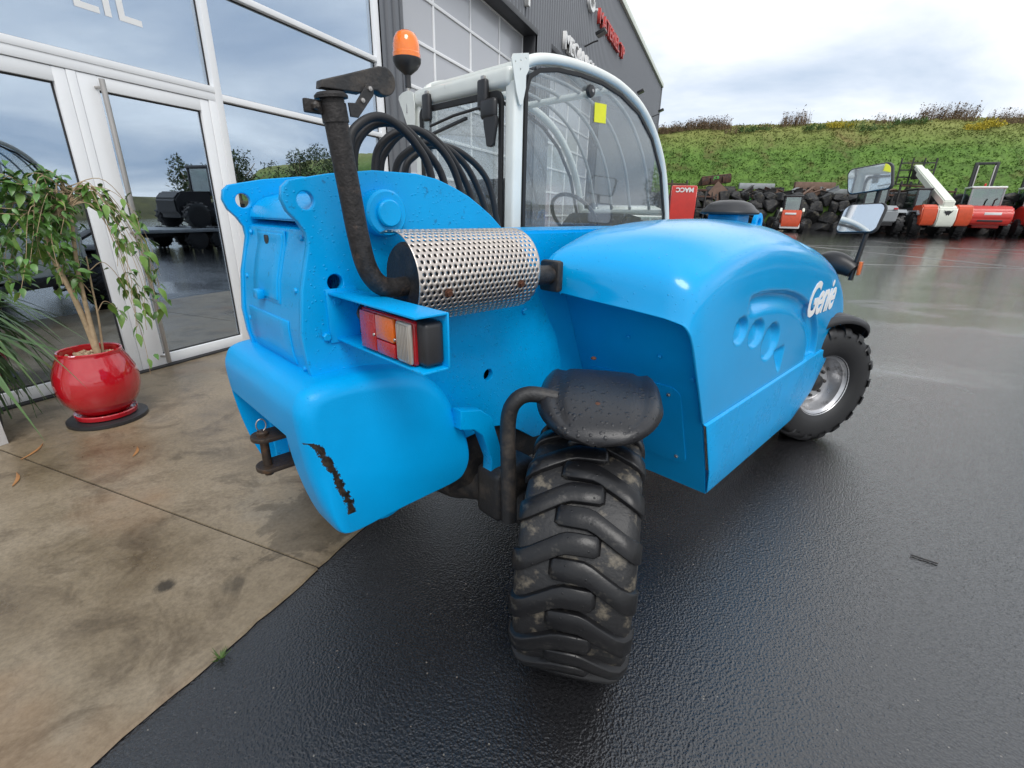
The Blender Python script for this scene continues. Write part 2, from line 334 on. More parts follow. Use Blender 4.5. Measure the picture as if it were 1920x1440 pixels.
def concrete_mat():
    m = bpy.data.materials.new('damp_concrete'); m.use_nodes = True; t = m.node_tree; b = t.nodes['Principled BSDF']
    ge = N(t, 'ShaderNodeNewGeometry'); P = ge.outputs['Position']
    n1 = N(t, 'ShaderNodeTexNoise', i_Scale=1.1, i_Detail=9, i_Roughness=.62); lk(t, P, n1.inputs['Vector'])
    n2 = N(t, 'ShaderNodeTexNoise', i_Scale=3.2, i_Detail=8, i_Roughness=.7, i_Distortion=.6); lk(t, P, n2.inputs['Vector'])
    n3 = N(t, 'ShaderNodeTexNoise', i_Scale=55, i_Detail=6, i_Roughness=.7); lk(t, P, n3.inputs['Vector'])
    a = ramp(t, [(.30, (.128, .090, .050)), (.45, (.225, .175, .112)), (.58, (.29, .234, .162)), (.72, (.26, .228, .18))]); lk(t, n1.outputs[0], a.inputs[0])
    st = ramp(t, [(.36, (.48, .45, .42)), (.5, (1, 1, 1))]); lk(t, n2.outputs[0], st.inputs[0])
    gr = ramp(t, [(.3, (.72, .71, .70)), (.65, (1.08, 1.08, 1.08))]); lk(t, n3.outputs[0], gr.inputs[0])
    m1 = N(t, 'ShaderNodeMix', data_type='RGBA', blend_type='MULTIPLY', i_0=.75); lk(t, a.outputs[0], m1.inputs[6]); lk(t, st.outputs[0], m1.inputs[7])
    m2 = N(t, 'ShaderNodeMix', data_type='RGBA', blend_type='MULTIPLY', i_0=1.); lk(t, m1.outputs[2], m2.inputs[6]); lk(t, gr.outputs[0], m2.inputs[7])
    # rust blooms
    n4 = N(t, 'ShaderNodeTexNoise', i_Scale=.8, i_Detail=4); mp = N(t, 'ShaderNodeMapping'); mp.inputs['Location'].default_value = (4.3, 1.7, 0); lk(t, P, mp.inputs[0]); lk(t, mp.outputs[0], n4.inputs['Vector'])
    r4 = ramp(t, [(.56, (0, 0, 0)), (.68, (.6, .6, .6))]); lk(t, n4.outputs[0], r4.inputs[0])
    m3 = N(t, 'ShaderNodeMix', data_type='RGBA'); lk(t, r4.outputs[0], m3.inputs[0]); lk(t, m2.outputs[2], m3.inputs[6]); m3.inputs[7].default_value = (.25, .135, .06, 1)
    c_ = m3.outputs[2]
    for (sx, sy, rad, dk, hard) in ((-1.978, .927, .055, .25, .03), (-1.80, 1.52, .30, .62, .05), (-2.6, 1.95, .42, .74, .2), (-1.72, 1.05, .06, .6, .04)):     # oil spot and wet patches
        vs = N(t, 'ShaderNodeVectorMath', operation='DISTANCE'); lk(t, P, vs.inputs[0]); vs.inputs[1].default_value = (sx, sy, .012)
        na = N(t, 'ShaderNodeMath', operation='MULTIPLY_ADD', i_1=rad*3.4, i_2=-rad*1.7); lk(t, n2.outputs[0], na.inputs[0]); da = N(t, 'ShaderNodeMath', operation='ADD'); lk(t, vs.outputs['Value'], da.inputs[0]); lk(t, na.outputs[0], da.inputs[1])
        mk_ = N(t, 'ShaderNodeMapRange', i_1=rad-hard, i_2=rad, i_3=dk, i_4=1); lk(t, da.outputs[0], mk_.inputs[0]); sc_ = N(t, 'ShaderNodeVectorMath', operation='SCALE'); lk(t, c_, sc_.inputs[0]); lk(t, mk_.outputs[0], sc_.inputs['Scale']); c_ = sc_.outputs[0]
    lk(t, c_, b.inputs['Base Color'])
    rr = N(t, 'ShaderNodeMapRange', i_1=.35, i_2=.65, i_3=.26, i_4=.55); lk(t, n1.outputs[0], rr.inputs[0]); lk(t, rr.outputs[0], b.inputs['Roughness'])
    bp = N(t, 'ShaderNodeBump', i_Strength=.35, i_Distance=.003); lk(t, n3.outputs[0], bp.inputs['Height']); lk(t, bp.outputs[0], b.inputs['Normal']); return m
CONC = concrete_mat()
JOINT = mat('joint_filler', (.02, .018, .015), .8)
PX, PYs = (-5.2, -4., -3., -2.2, -1.47), np.arange(-6, 13.01, .25)
pav = struct(fm('pavement', [(x, y, gz(x, y)+.003) for y in PYs for x in PX], [(j*5+i, j*5+i+1, j*5+i+6, j*5+i+5) for j in range(len(PYs)-1) for i in range(4)], JOINT, None, 0))
ys = [-6, -1.95, 1.28, 4.6, 7.9, 13]
for k in range(5):
    y0, y1 = ys[k]+.006, ys[k+1]-.006; nj = 60
    V, F = [], []; off = 0
    for j in range(nj+1):
        y = y0+(y1-y0)*j/nj; off = off*.5+random.uniform(-.0045, .0045)
        for x in (-5.15, -4., -3., -2.2, -1.62, -1.47+off, -1.462+off*1.4):
            V.append((x, y, gz(x, y)+.012-(.008 if x > -1.5 and x == -1.462+off*1.4 else 0)))
    n = 7
    for j in range(nj):
        for i in range(n-1): F.append((j*n+i, j*n+i+1, (j+1)*n+i+1, (j+1)*n+i))
    b0 = len(V)
    for i in range(n): V.append((V[i][0], V[i][1]-.002, .005))
    for i in range(n): V.append((V[nj*n+i][0], V[nj*n+i][1]+.002, V[nj*n+i][2]-.007))
    for i in range(n-1): F.append((b0+i, b0+i+1, i+1, i)); F.append((nj*n+i, nj*n+i+1, b0+n+i+1, b0+n+i))
    fm('slab', V, F, CONC, pav, 30)
# painted bay lines on the far yard
LINE = mat('worn_line_paint', (.27, .27, .26), .4, var=.35, vscale=6)
def ln(X0, D0, X1, D1, w=.09):
    a, b = Vector((X0, D0)), Vector((X1, D1)); d = (b-a).normalized(); q = Vector((-d.y, d.x))*w/2; V, F = [], []; n = 12
    for i in range(n+1):
        p = a.lerp(b, i/n)
        for s in (-1, 1): v = yard(p.x+q.x*s, p.y+q.y*s); v.z += .006; V.append(v)
        if i: F.append((2*i-2, 2*i-1, 2*i+1, 2*i))
    return struct(fm('road_marking', V, F, LINE, None, 0))
for q in ((9, 21, 33, 20.2), (7, 15.5, 25, 14.4), (10, 24, 15.5, 15.4), (17, 23.5, 22.5, 14.6), (14, 11, 24, 10.6), (12, 20.6, 19, 11)): ln(*q)

# ================================================================ building
BX = -5.0
bld = thing('commercial_building', 'long grey ribbed metal building with glazed office front and tall sectional doors', 'building', (BX, 8, 0))
bld_off = Vector((-BX, -8, 0))
def T(v): return (v[0]-BX, v[1]-8, v[2])
def bbox(name, a, b, m, parent=bld, bevel=.003): return box(name, T(a), T(b), m, parent, bevel)
FX0, FX1 = BX-.10, BX+.02
# mullions and transoms of the glazed front
for y in (-2.3, .86, 3.965, 6.70): bbox('mullion', (FX0, y, .02), (FX1, y+.075 if y < 6 else y+.10, 5.6), ALU)
for y0, y1, z0, z1 in ((.935, 3.965, 2.63, 2.69), (4.04, 6.70, 2.575, 2.635), (4.04, 6.70, 3.56, 3.62), (4.04, 6.70, .02, .11), (-2.225, .86, 2.63, 2.69), (-2.225, .86, .02, .11), (-2.225, 6.7, 5.54, 5.6)):
    bbox('transom', (FX0+.002, y0, z0), (FX1-.002, y1, z1), ALU)
def pane(y0, y1, z0, z1, x=BX-.045, parent=bld):
    o = box('pane', T((x-.006, y0, z0)), T((x, y1, z1)), GLZ, parent, 0, smooth=0)
    g_ = .014; xx = x+.004
    for a, b in (((y0, z0), (y1, z0+g_)), ((y0, z1-g_), (y1, z1)), ((y0, z0+g_), (y0+g_, z1-g_)), ((y1-g_, z0+g_), (y1, z1-g_))):
        box('gasket', T((x-.012, a[0], a[1])), T((xx, b[0], b[1])), GASKET, o, 0, smooth=0)
    return o
pane(.935, 3.965, 2.69, 5.54); pane(4.04, 6.70, 2.635, 3.56); pane(4.04, 6.70, 3.62, 5.54); pane(4.04, 6.70, .11, 2.575); pane(-2.225, .86, .11, 2.63); pane(-2.225, .86, 2.69, 5.54)
# double door: fixed frame then two leaves
bbox('door_frame', (BX-.085, .935, 2.555), (BX+.012, 3.965, 2.63), ALU); bbox('door_frame', (BX-.085, 3.885, .02), (BX+.012, 3.965, 2.555), ALU); bbox('door_frame', (BX-.085, .935, .02), (BX+.012, 1.0, 2.555), ALU)
def leaf(y0, y1, sl, sr):
    L = boxes('door_leaf', [(T((BX-.07, y0, .03)), T((BX+.004, y0+sl, 2.55))), (T((BX-.07, y1-sr, .03)), T((BX+.004, y1, 2.55))), (T((BX-.069, y0+sl, 2.445)), T((BX+.003, y1-sr, 2.549))), (T((BX-.069, y0+sl, .031)), T((BX+.003, y1-sr, .13)))], ALU, bld, .003)
    pane(y0+sl, y1-sr, .13, 2.445, BX-.03, L); return L
leaf(1.004, 2.672, .09, .09); LR = leaf(2.745, 3.88, .145, .09)
bbox('meeting_stile', (BX-.06, 2.676, .03), (BX+.008, 2.741, 2.55), ALU)
bbox('threshold', (BX-.09, .935, .004), (BX+.05, 3.965, .028), GASKET)
hb = tube('pull_handle', [T((BX+.075, 2.885, .06)), T((BX+.075, 2.885, 2.52))], .021, STEEL, LR, 16)
for z in (.12, 1.3, 2.46): tube('handle_bracket', [T((BX+.0, 2.865, z)), T((BX+.066, 2.885, z))], .012, STEEL, LR, 8)
text('window_lettering', 'ACCUEIL', .44, frame(T((BX-.043, 3.40, 3.04)), (0, 1, 0), (0, 0, 1)), WHT, bld, .001, align='RIGHT', bold=.004)
# inside of the office, seen dimly through the panes
fl = box('office_floor', T((-12, -2.4, -.02)), T((BX-.11, 6.9, .012)), INFLOOR, bld, 0)
box('office_back_wall', T((-12.1, -2.4, .012)), T((-12, 6.9, 5.5)), INNER, bld, 0)
box('office_side_wall', T((-12, 6.82, .013)), T((BX-.11, 6.9, 5.5)), INNER, bld, 0)
box('office_side_wall', T((-12, -2.5, .013)), T((BX-.11, -2.4, 5.5)), INNER, bld, 0)
box('office_ceiling', T((-12, -2.4, 5.5)), T((BX-.11, 6.82, 5.6)), INNER, bld, 0)
# ribbed cladding
def ribbed(name, y0, y1, z0, z1, x=BX, pitch=.2, m=CLAD, dep=.035):
    n = int(round((y1-y0)/pitch)); V, F = [], []
    for i in range(n):
        ya = y0+(y1-y0)*i/n; p = (y1-y0)/n
        for f, d in ((0, 0), (.42, 0), (.52, -dep), (.9, -dep)): V += [T((x+d, ya+p*f, z0)), T((x+d, ya+p*f, z1))]
    V += [T((x, y1, z0)), T((x, y1, z1))]
    for i in range(len(V)//2-1): F.append((2*i, 2*i+2, 2*i+3, 2*i+1))
    return fm(name, V, F, m, bld, 0)
ribbed('cladding', 13.38, 14.5, 0, 9.4); ribbed('cladding', 20.5, 37.1, 0, 9.4); ribbed('cladding', 14.5, 20.5, 5.75, 9.4); ribbed('cladding', 7.4, 13.38, 5.75, 9.4)
ribbed('cladding', -4, 7.4, 5.6, 9.4); ribbed('cladding', 6.82, 7.4, 0, 5.6, x=BX+.03, pitch=.19)
bbox('corner_post', (BX-.4, 7.36, 0), (BX+.01, 7.44, 5.74), CLAD)
bbox('roof_trim', (BX-.5, -4, 9.4), (BX+.10, 37.2, 9.62), TRIM); bbox('corner_trim', (BX-.1, 37.0, 0), (BX+.05, 37.14, 9.4), CLAD)
box('gable_wall', T((-22, 37.02, 0)), T((BX-.1, 37.12, 9.4)), CLAD, bld, 0); box('roof', T((-22, -4, 9.3)), T((BX-.5, 37.1, 9.5)), CLAD, bld, 0)
box('rear_wall', T((-22.1, -4, 0)), T((-22, 37.1, 9.3)), CLAD, bld, 0)
# sectional doors
def secdoor(y0, y1, ztop, cols, rows):
    x = BX-.36; d = box('sectional_door', T((x-.04, y0, 0)), T((x-.03, y1, ztop)), CLADD, bld, 0)
    bw = .055; W_ = (y1-y0)/cols; Hh = ztop/rows
    for r_ in range(rows+1): box('rail', T((x-.03, y0, max(0, r_*Hh-bw/2))), T((x+.012, y1, min(ztop, r_*Hh+bw/2))), ALU, d, .003)
    for c in range(cols+1):
        yy = y0+c*W_
        box('stile', T((x-.03, max(y0, yy-bw/2), 0)), T((x+.006, min(y1, yy+bw/2), ztop)), ALU, d, .003)
    for r_ in range(rows):
        for c in range(cols): box('panel', T((x-.028, y0+c*W_+bw/2, r_*Hh+bw/2)), T((x-.012, y0+(c+1)*W_-bw/2, (r_+1)*Hh-bw/2)), DOORP, d, 0, smooth=0)
    bbox('jamb', (BX-.4, y1, 0), (BX-.036, y1+.06, ztop), CLADD); bbox('jamb', (BX-.4, y0-.06, 0), (BX-.036, y0, ztop), CLADD)
    bbox('lintel', (BX-.4, y0-.06, ztop), (BX+.015, y1+.1, ztop+.12), CLADD)
secdoor(7.5, 13.3, 5.73, 4, 8); secdoor(14.56, 20.44, 5.73, 4, 8)
# raised sign letters
SG = lambda y, z: frame(T((BX+.05, y, z)), (0, 1, 0), (0, 0, 1))
text('sign_letters', 'MATERIEL TP', .62, SG(19.15, 7.70), REDS, bld, .05, sx=1.30, bold=.006)
text('sign_letters', 'O', .62, SG(17.75, 7.70), WHT, bld, .05, sx=1.5, bold=.006); text('sign_letters', '·', .7, SG(18.72, 7.70), WHT, bld, .05)
text('sign_letters', 'MECANIQUE', .62, SG(15.4, 5.98), WHT, bld, .05, sx=1.18, bold=.006); text('sign_letters', 'I', .8, SG(12.36, 6.06), WHT, bld, .05, sx=1.5)
def flood(y, z, lab):
    f = thing('wall_floodlight', lab, 'floodlight', (BX, y, z))
    tube('arm', [(-.03, 0, -.08), (.25, 0, .02), (.42, 0, .05)], .025, BLACK, f, 8); box('lamp_head', (.40, -.17, 0), (.72, .17, .10), BLACK, f, .02, mtx=Matrix.Rotation(R(-22), 4, 'Y')); box('lens', (.43, -.14, -.012), (.69, .14, -.002), STEEL, f, 0, mtx=Matrix.Rotation(R(-22), 4, 'Y'))
flood(17.9, 6.75, 'black floodlight on an arm above the white MECANIQUE lettering'); flood(26.3, 6.75, 'small black floodlight on the ribbed wall beyond the red lettering'); flood(34.2, 7.3, 'small black floodlight near the far corner of the ribbed building')
# ceiling lamp inside the office
LAMP = mat('lit_tube', (.9, .9, .88), .5, emit=(1, .98, .92, 2.2))
lt = thing('ceiling_lamp', 'lit tube lamp inside the office behind the door glass', 'lamp', (-8.6, 5.0, 5.40)); box('diffuser', (-.5, -.04, -.05), (.5, .04, 0), LAMP, lt, .01); box('housing', (-.52, -.06, 0), (.52, .06, .1), ALU, lt, .01)

# ================================================================ red pot with a weeping fig, and things beside the door
PN = Vector((-.914, .406, 0)); PS = Vector((.406, .914, 0)); PC = Vector((-4.12, 1.83, .012))+PS*.055
tag(lathe('pot_coaster', [(.0, 0), (.235, 0), (.245, .006), (.245, .028), (.235, .034), (0, .034)], BLACK, None, 48, Matrix.Identity(4)), 'flat round black base disc under the red glazed pot', 'saucer').location = PC
PZ = .034
pot = thing('plant_pot', 'bulbous glossy red ceramic pot standing beside the glass door', 'flower pot', PC+Vector((0, 0, PZ)))
lathe('pot_body', [(.0, .045), (.13, .045), (.155, .05), (.19, .085), (.228, .15), (.248, .22), (.252, .29), (.240, .36), (.214, .43), (.192, .475), (.188, .49), (.190, .505), (.184, .511), (.174, .506), (.172, .49), (.18, .44), (.0, .44)], REDGL, pot, 56)
lathe('pot_saucer', [(0, 0), (.165, 0), (.186, .01), (.192, .04), (.188, .047), (.176, .043), (.16, .03), (0, .03)], REDGL, pot, 48)
bm = bmesh.new()
for i in range(150):
    a, r_ = random.uniform(0, 6.28), .165*math.sqrt(random.random())
    bmesh.ops.create_icosphere(bm, subdivisions=1, radius=random.uniform(.010, .021), matrix=Matrix.Translation((r_*math.cos(a), r_*math.sin(a), .448+random.uniform(0, .014))))
struct(b2m('pebbles', bm, PEBB, pot), 'stuff')
fig = thing('weeping_fig', 'leafy weeping fig with two bare twisted stems growing in the red pot', 'plant', PC+Vector((0, 0, .47)))
FP = lambda s, d, z: Vector((s*PS.x-d*PN.x, s*PS.y-d*PN.y, z-.47-.012))
FP0 = FP
def tw(P, r, n=5, seg=8): return tube('stem', [FP(*p) for p in P], r, BARK, fig, seg, n)
tw([(.04, 0, .50), (.025, 0, .72), (.0, .01, .95), (-.035, .02, 1.15), (-.05, .02, 1.30), (-.01, .02, 1.42), (.07, .0, 1.51), (.13, -.02, 1.60)], [.021, .019, .017, .016, .015, .014, .012, .01])
tw([(.045, .01, .50), (.05, .015, .80), (.06, .02, 1.05), (.085, .02, 1.3), (.12, .0, 1.50), (.15, -.02, 1.66)], [.018, .015, .013, .012, .011, .008])
tw([(.07, -.02, .50), (.10, -.03, .75), (.115, -.03, 1.0), (.13, -.04, 1.2)], [.009, .007, .006, .004])
twigs, tips = [], []
def br(P, n=6): 
    P = crom([FP(*p) for p in P], n); twigs.append((P, [max(.0016, .0036*(1-i/len(P))) for i in range(len(P))])); tips.append(P)
def stemtop(): 
    t_ = random.random(); return (.02+.12*t_+random.uniform(-.01, .01), random.uniform(-.02, .02), 1.40+.26*t_)
for _ in range(40):                      # crown towards the left
    s = random.uniform(-.44, .12); z = random.uniform(1.12, 1.70); d = random.uniform(-.18, .2); a0 = stemtop()
    br([a0, ((s*1.1+a0[0])*.5, d*.5, max(z, a0[2])+random.uniform(-.02, .10)), (s, d, z), (s-random.uniform(.0, .09), d*1.2, z-random.uniform(.10, .25))])
for _ in range(20):                      # weeping sprays towards the right
    s = random.uniform(.26, .50); z = random.uniform(.7, 1.4); d = random.uniform(-.08, .16); a0 = stemtop()
    br([a0, ((s+a0[0])*.5+.03, d*.5, 1.62+random.uniform(-.08, .08)), (s, d, z+.15), (s+random.uniform(-.06, .06), d, z-random.uniform(.1, .2))])
for q in ([(.10, -.03, .8), (.16, -.04, .88), (.22, -.05, .82), (.26, -.05, .72)], [(.12, -.03, 1.1), (.22, -.04, 1.15), (.3, -.06, .95), (.33, -.06, .55), (.32, -.06, .28)], [(.1, -.03, .95), (.05, -.07, 1.05), (.0, -.1, 1.0)]): br(q)
tubes('twig', twigs, BARK, fig, 5)
def leafmesh(nm, L, Wd, m, fold=.25, droop=.3, seg=5):
    V, F = [], []
    for i in range(seg+1):
        t = i/seg; w = Wd*math.sin(math.pi*min(1, t*.96+.02)**.8)*(1-.35*t); y = L*t; z = -droop*L*t*t
        V += [(-w, y, z+w*fold), (0, y, z), (w, y, z+w*fold)]
        if i: k = 3*i; F += [(k-3, k-2, k+1, k), (k-2, k-1, k+2, k+1)]
    me = bpy.data.meshes.new(nm); me.from_pydata(V, [], F); me.materials.append(m)
    for p in me.polygons: p.use_smooth = True
    return me
LM = [leafmesh('leaf', .088, .024, LEAF), leafmesh('leaf', .078, .022, LEAF2), leafmesh('leaf', .098, .025, LEAF, .35, .5)]
nl = 0
while nl < 298:
    P = random.choice(tips); i = random.randint(len(P)//4, len(P)-1); p = Vector(P[i]); d = Vector(P[i])-Vector(P[max(0, i-1)])
    if d.length < 1e-5: continue
    a = random.uniform(0, 6.28); dirv = (d.normalized()*.6+Vector((math.cos(a), math.sin(a), -.55))).normalized()
    o = bpy.data.objects.new('leaf', random.choice(LM)); link(o, fig)
    q = dirv.to_track_quat('Y', 'Z'); o.matrix_local = Matrix.Translation(p) @ q.to_matrix().to_4x4() @ Matrix.Rotation(random.uniform(-.7, .7), 4, 'Y') @ Matrix.Scale(random.uniform(.75, 1.25), 4); nl += 1
V, F = [], []                            # the smaller leaves behind, as one mass
for _ in range(800):
    P = random.choice(tips[:40] if random.random() < .72 else tips); i = random.randint(len(P)//3, len(P)-1); p = Vector(P[i])+Vector([random.gauss(0, .035) for _ in range(3)])
    a = random.uniform(0, 6.28); dv_ = Vector((math.cos(a), math.sin(a), random.uniform(-1.1, .1))).normalized(); q = dv_.to_track_quat('Y', 'Z').to_matrix().to_4x4() @ Matrix.Rotation(random.uniform(-.8, .8), 4, 'Y') @ Matrix.Scale(random.uniform(.6, 1), 4)
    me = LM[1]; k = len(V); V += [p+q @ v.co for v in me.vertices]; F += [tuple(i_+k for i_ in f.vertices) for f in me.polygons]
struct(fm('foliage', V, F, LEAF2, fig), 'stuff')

# strap leaved palm at the left, in front of the glass
pl = thing('dracaena_palm', 'strap leaved palm plant standing outside against the left door glass', 'plant', (-4.62, 1.30, .012))
lathe('planter', [(0, 0), (.17, 0), (.22, .42), (.20, .42), (.19, .36), (0, .36)], BLACK, pl, 24)
tube('stem', [(0, 0, .36), (.02, .01, .7), (.0, .0, 1.12)], [.035, .03, .025], BARK, pl, 8, 4)
PLM = []
for L, dr in ((.85, .55), (.75, 1.0), (.65, .25), (.8, 1.35)):
    V, F = [], []
    for i in range(11):
        t = i/10; w = .025*math.sin(math.pi*min(1, .15+t*.85))**.7*(1-t*.6); y = L*t*(1-.28*dr*t); z = .34*L*t-dr*L*t*t
        V += [(-w, y, z+.004), (0, y, z), (w, y, z+.004)]
        if i: k = 3*i; F += [(k-3, k-2, k+1, k), (k-2, k-1, k+2, k+1)]
    me = bpy.data.meshes.new('leaf'); me.from_pydata(V, [], F); me.materials.append(PALM)
    for p in me.polygons: p.use_smooth = True
    PLM.append(me)
for i in range(96):
    z = random.uniform(.62, 1.12); a = random.uniform(-1.55, 1.55) if i % 4 else random.uniform(1.6, 4.6); up = (z-.8)*1.5
    o = bpy.data.objects.new('leaf', PLM[random.choice((0, 2)) if z > .98 else random.choice((0, 1, 3))]); link(o, pl)
    if math.sin(-a) < -.2: a *= .35                       # the glass keeps leaves from spreading backwards
    o.location = (0, 0, z); o.rotation_euler = (random.uniform(-.35, .45)+up, random.uniform(-.3, .3), a); s_ = random.uniform(.8, 1.15); o.scale = (s_, s_, s_)
# white board standing at the left
sb = thing('white_board', 'white upright board standing on the slab by the left door leaf', 'board', (-4.25, .95, .012))
box('panel', (-.02, -.40, 0), (.02, .40, 1.0), WHT, sb, .004); box('foot', (-.12, -.36, 0), (-.021, -.3, .03), ALU, sb, .003); box('foot', (-.12, .3, 0), (-.021, .36, .03), ALU, sb, .003)
# litter on the slab: dry leaf strips, a tuft at the edge, a bolt on the asphalt
DRY = mat('dry_leaf', (.36, .17, .06), .6)
def strip(x, y, a, L, w, z=.014):
    V, F = [], []
    for i in range(7):
        t = i/6; ww = w*math.sin(math.pi*min(1, .1+.9*t)); yy = L*(t-.5); xx = .08*L*math.sin(t*3)
        V += [(xx-ww, yy, .002), (xx, yy, .006), (xx+ww, yy, .003)]
        if i: k = 3*i; F += [(k-3, k-2, k+1, k), (k-2, k-1, k+2, k+1)]
    o = fm('fallen_leaf', V, F, DRY); o.location = (x, y, z); o.rotation_euler = (0, 0, a); return o
for (x, y, a, L, lb) in ((-3.62, 1.12, 1.1, .20, 'long dry orange leaf strip lying on the slab near the joint'), (-3.95, 1.35, .7, .24, 'dry brown leaf strip lying across the slab joint'), (-3.35, 1.62, .9, .16, 'thin dry leaf strip on the slab in front of the pot')):
    tag(strip(x, y, a, L, .010), lb, 'leaf')
tag(tube('loose_pin', [(0, 0, 0), (.10, -.025, 0)], .004, IRON, None, 8), 'thin dark metal pin lying on the open asphalt', 'pin').location = (1.09, 2.515, .006)
V, F = [], []
for i in range(26):
    a = random.uniform(0, 6.28); L = random.uniform(.02, .05); w = .003; c_ = Vector((math.cos(a), math.sin(a), 0)); p = c_*random.uniform(0, .012); q = c_.cross(Vector((0, 0, 1)))*w; k = len(V)
    V += [p-q, p+q, p+c_*L*.7+Vector((0, 0, L*.6))]; F.append((k, k+1, k+2))
tf = fm('grass_tuft', V, F, WEED, None, 0); tf.location = (-1.445, .78, .006); tag(tf, 'small green weed sprouting between slab edge and asphalt', 'weed')
# ================================================================ the blue telehandler (x right, y forward, z up; metres)
TH = thing('telehandler', 'bright blue compact telehandler with white cab and perforated exhaust guard', 'telehandler', (-1.496, .623, 0), R(-22.6))
OUT = [(.52, .62), (.508, 1.07), (.496, 1.136), (.492, 1.216), (.509, 1.34), (.526, 1.40), (.541, 1.455), (.538, 1.486), (.521, 1.515), (.498, 1.540), (.488, 1.570), (.494, 1.598), (.512, 1.614), (.54, 1.620), (.62, 1.636), (.75, 1.652), (.892, 1.652), (.97, 1.641), (1.034, 1.621), (1.10, 1.594), (1.148, 1.567), (1.20, 1.535), (1.25, 1.495), (1.34, 1.40), (1.44, 1.26), (1.52, 1.15), (1.59, 1.04), (1.635, .92), (1.65, .80), (1.645, .68), (1.62, .56), (1.465, .574), (1.3, .69), (1.197, .711), (1.0, .70), (.8, .62)]
for nm, x in (('chassis_plate', .2875), ('chassis_plate', -.2125)):
    plate(nm, OUT, [circ((.548, 1.567), .0225), circ((.604, 1.351), .023), circ((1.187, .941), .023)], .025, YZ(x), BLUE, TH, .003)
# rear cover between the plates
CV = [(.522, 1.05), (.503, 1.136), (.499, 1.216), (.514, 1.34), (.530, 1.40), (.546, 1.452), (.552, 1.49), (.60, 1.505), (.70, 1.51), (.70, 1.49), (.61, 1.485), (.572, 1.47), (.566, 1.452), (.55, 1.40), (.534, 1.34), (.519, 1.216), (.523, 1.136), (.545, 1.05)]
cov = prism('rear_cover', CV, -.198, .273, BLUE, TH, .002)
prism('cover_lid', [(.556, 1.512), (.566, 1.545), (.60, 1.575), (.66, 1.59), (.74, 1.595), (.74, 1.512)], -.197, .272, BLUE, TH, .006)
def onface(z): return float(np.interp(z, [c[1] for c in CV[:6]], [c[0] for c in CV[:6]]))
def facepanel(name, x0, x1, z0, z1, off, m, parent, n=10, r=.02):
    """thin raised panel following the curved rear face"""
    V, F = [], []
    for j in range(n+1):
        z = z0+(z1-z0)*j/n
        for i in range(5):
            x = x0+(x1-x0)*i/4; V.append((x, onface(z)-off, z))
            if i and j: k = j*5+i; F.append((k-6, k-5, k, k-1))
    o = fm(name, V, F, m, parent, 40); s = o.modifiers.new('s', 'SOLIDIFY'); s.thickness = off*1.6; s.offset = -1; bv = o.modifiers.new('b', 'BEVEL'); bv.width = .003; bv.segments = 2
    return o
ht = facepanel('access_hatch', -.085, .115, 1.285, 1.475, .007, BLUE, cov)
facepanel('hatch_rim', -.10, .13, 1.275, 1.485, .003, BLUE, cov)
box('latch', (-.035, onface(1.30)-.028, 1.276), (.01, onface(1.30)-.006, 1.305), BLUE, cov, .004)
box('lock_cup', (-.02, onface(1.455)-.0105, 1.435), (.012, onface(1.455)-.004, 1.468), BLACK, cov, .006)
facepanel('lower_panel', -.15, .19, 1.10, 1.235, .004, BLUE, cov)
for x, z in ((-.165, 1.47), (.245, 1.47), (-.16, 1.19), (.24, 1.10), (.245, 1.33), (-.165, 1.33)): lathe('bolt', [(0, .006), (.006, .006), (.009, 0)], BLUE, cov, 8, axm((x, onface(z), z), (0, -1, 0)))
# pivot boss and pin
lathe('pivot_boss', [(.064, 0), (.064, .045), (.058, .052), (0, .052)], BLUE, TH, 36, axm((.30, .757, 1.538), (1, 0, 0)))
lathe('pivot_pin', [(.037, .05), (.037, .063), (.033, .067), (0, .067)], BLUE, TH, 32, axm((.30, .757, 1.538), (1, 0, 0)))
for y, z in ((.60, 1.30), (.56, 1.20), (.80, 1.12), (1.38, 1.17)): lathe('bolt', [(.013, 0), (.013, .008), (.010, .011), (0, .011)], BLUE, TH, 6, axm((.30, y, z), (1, 0, 0)))
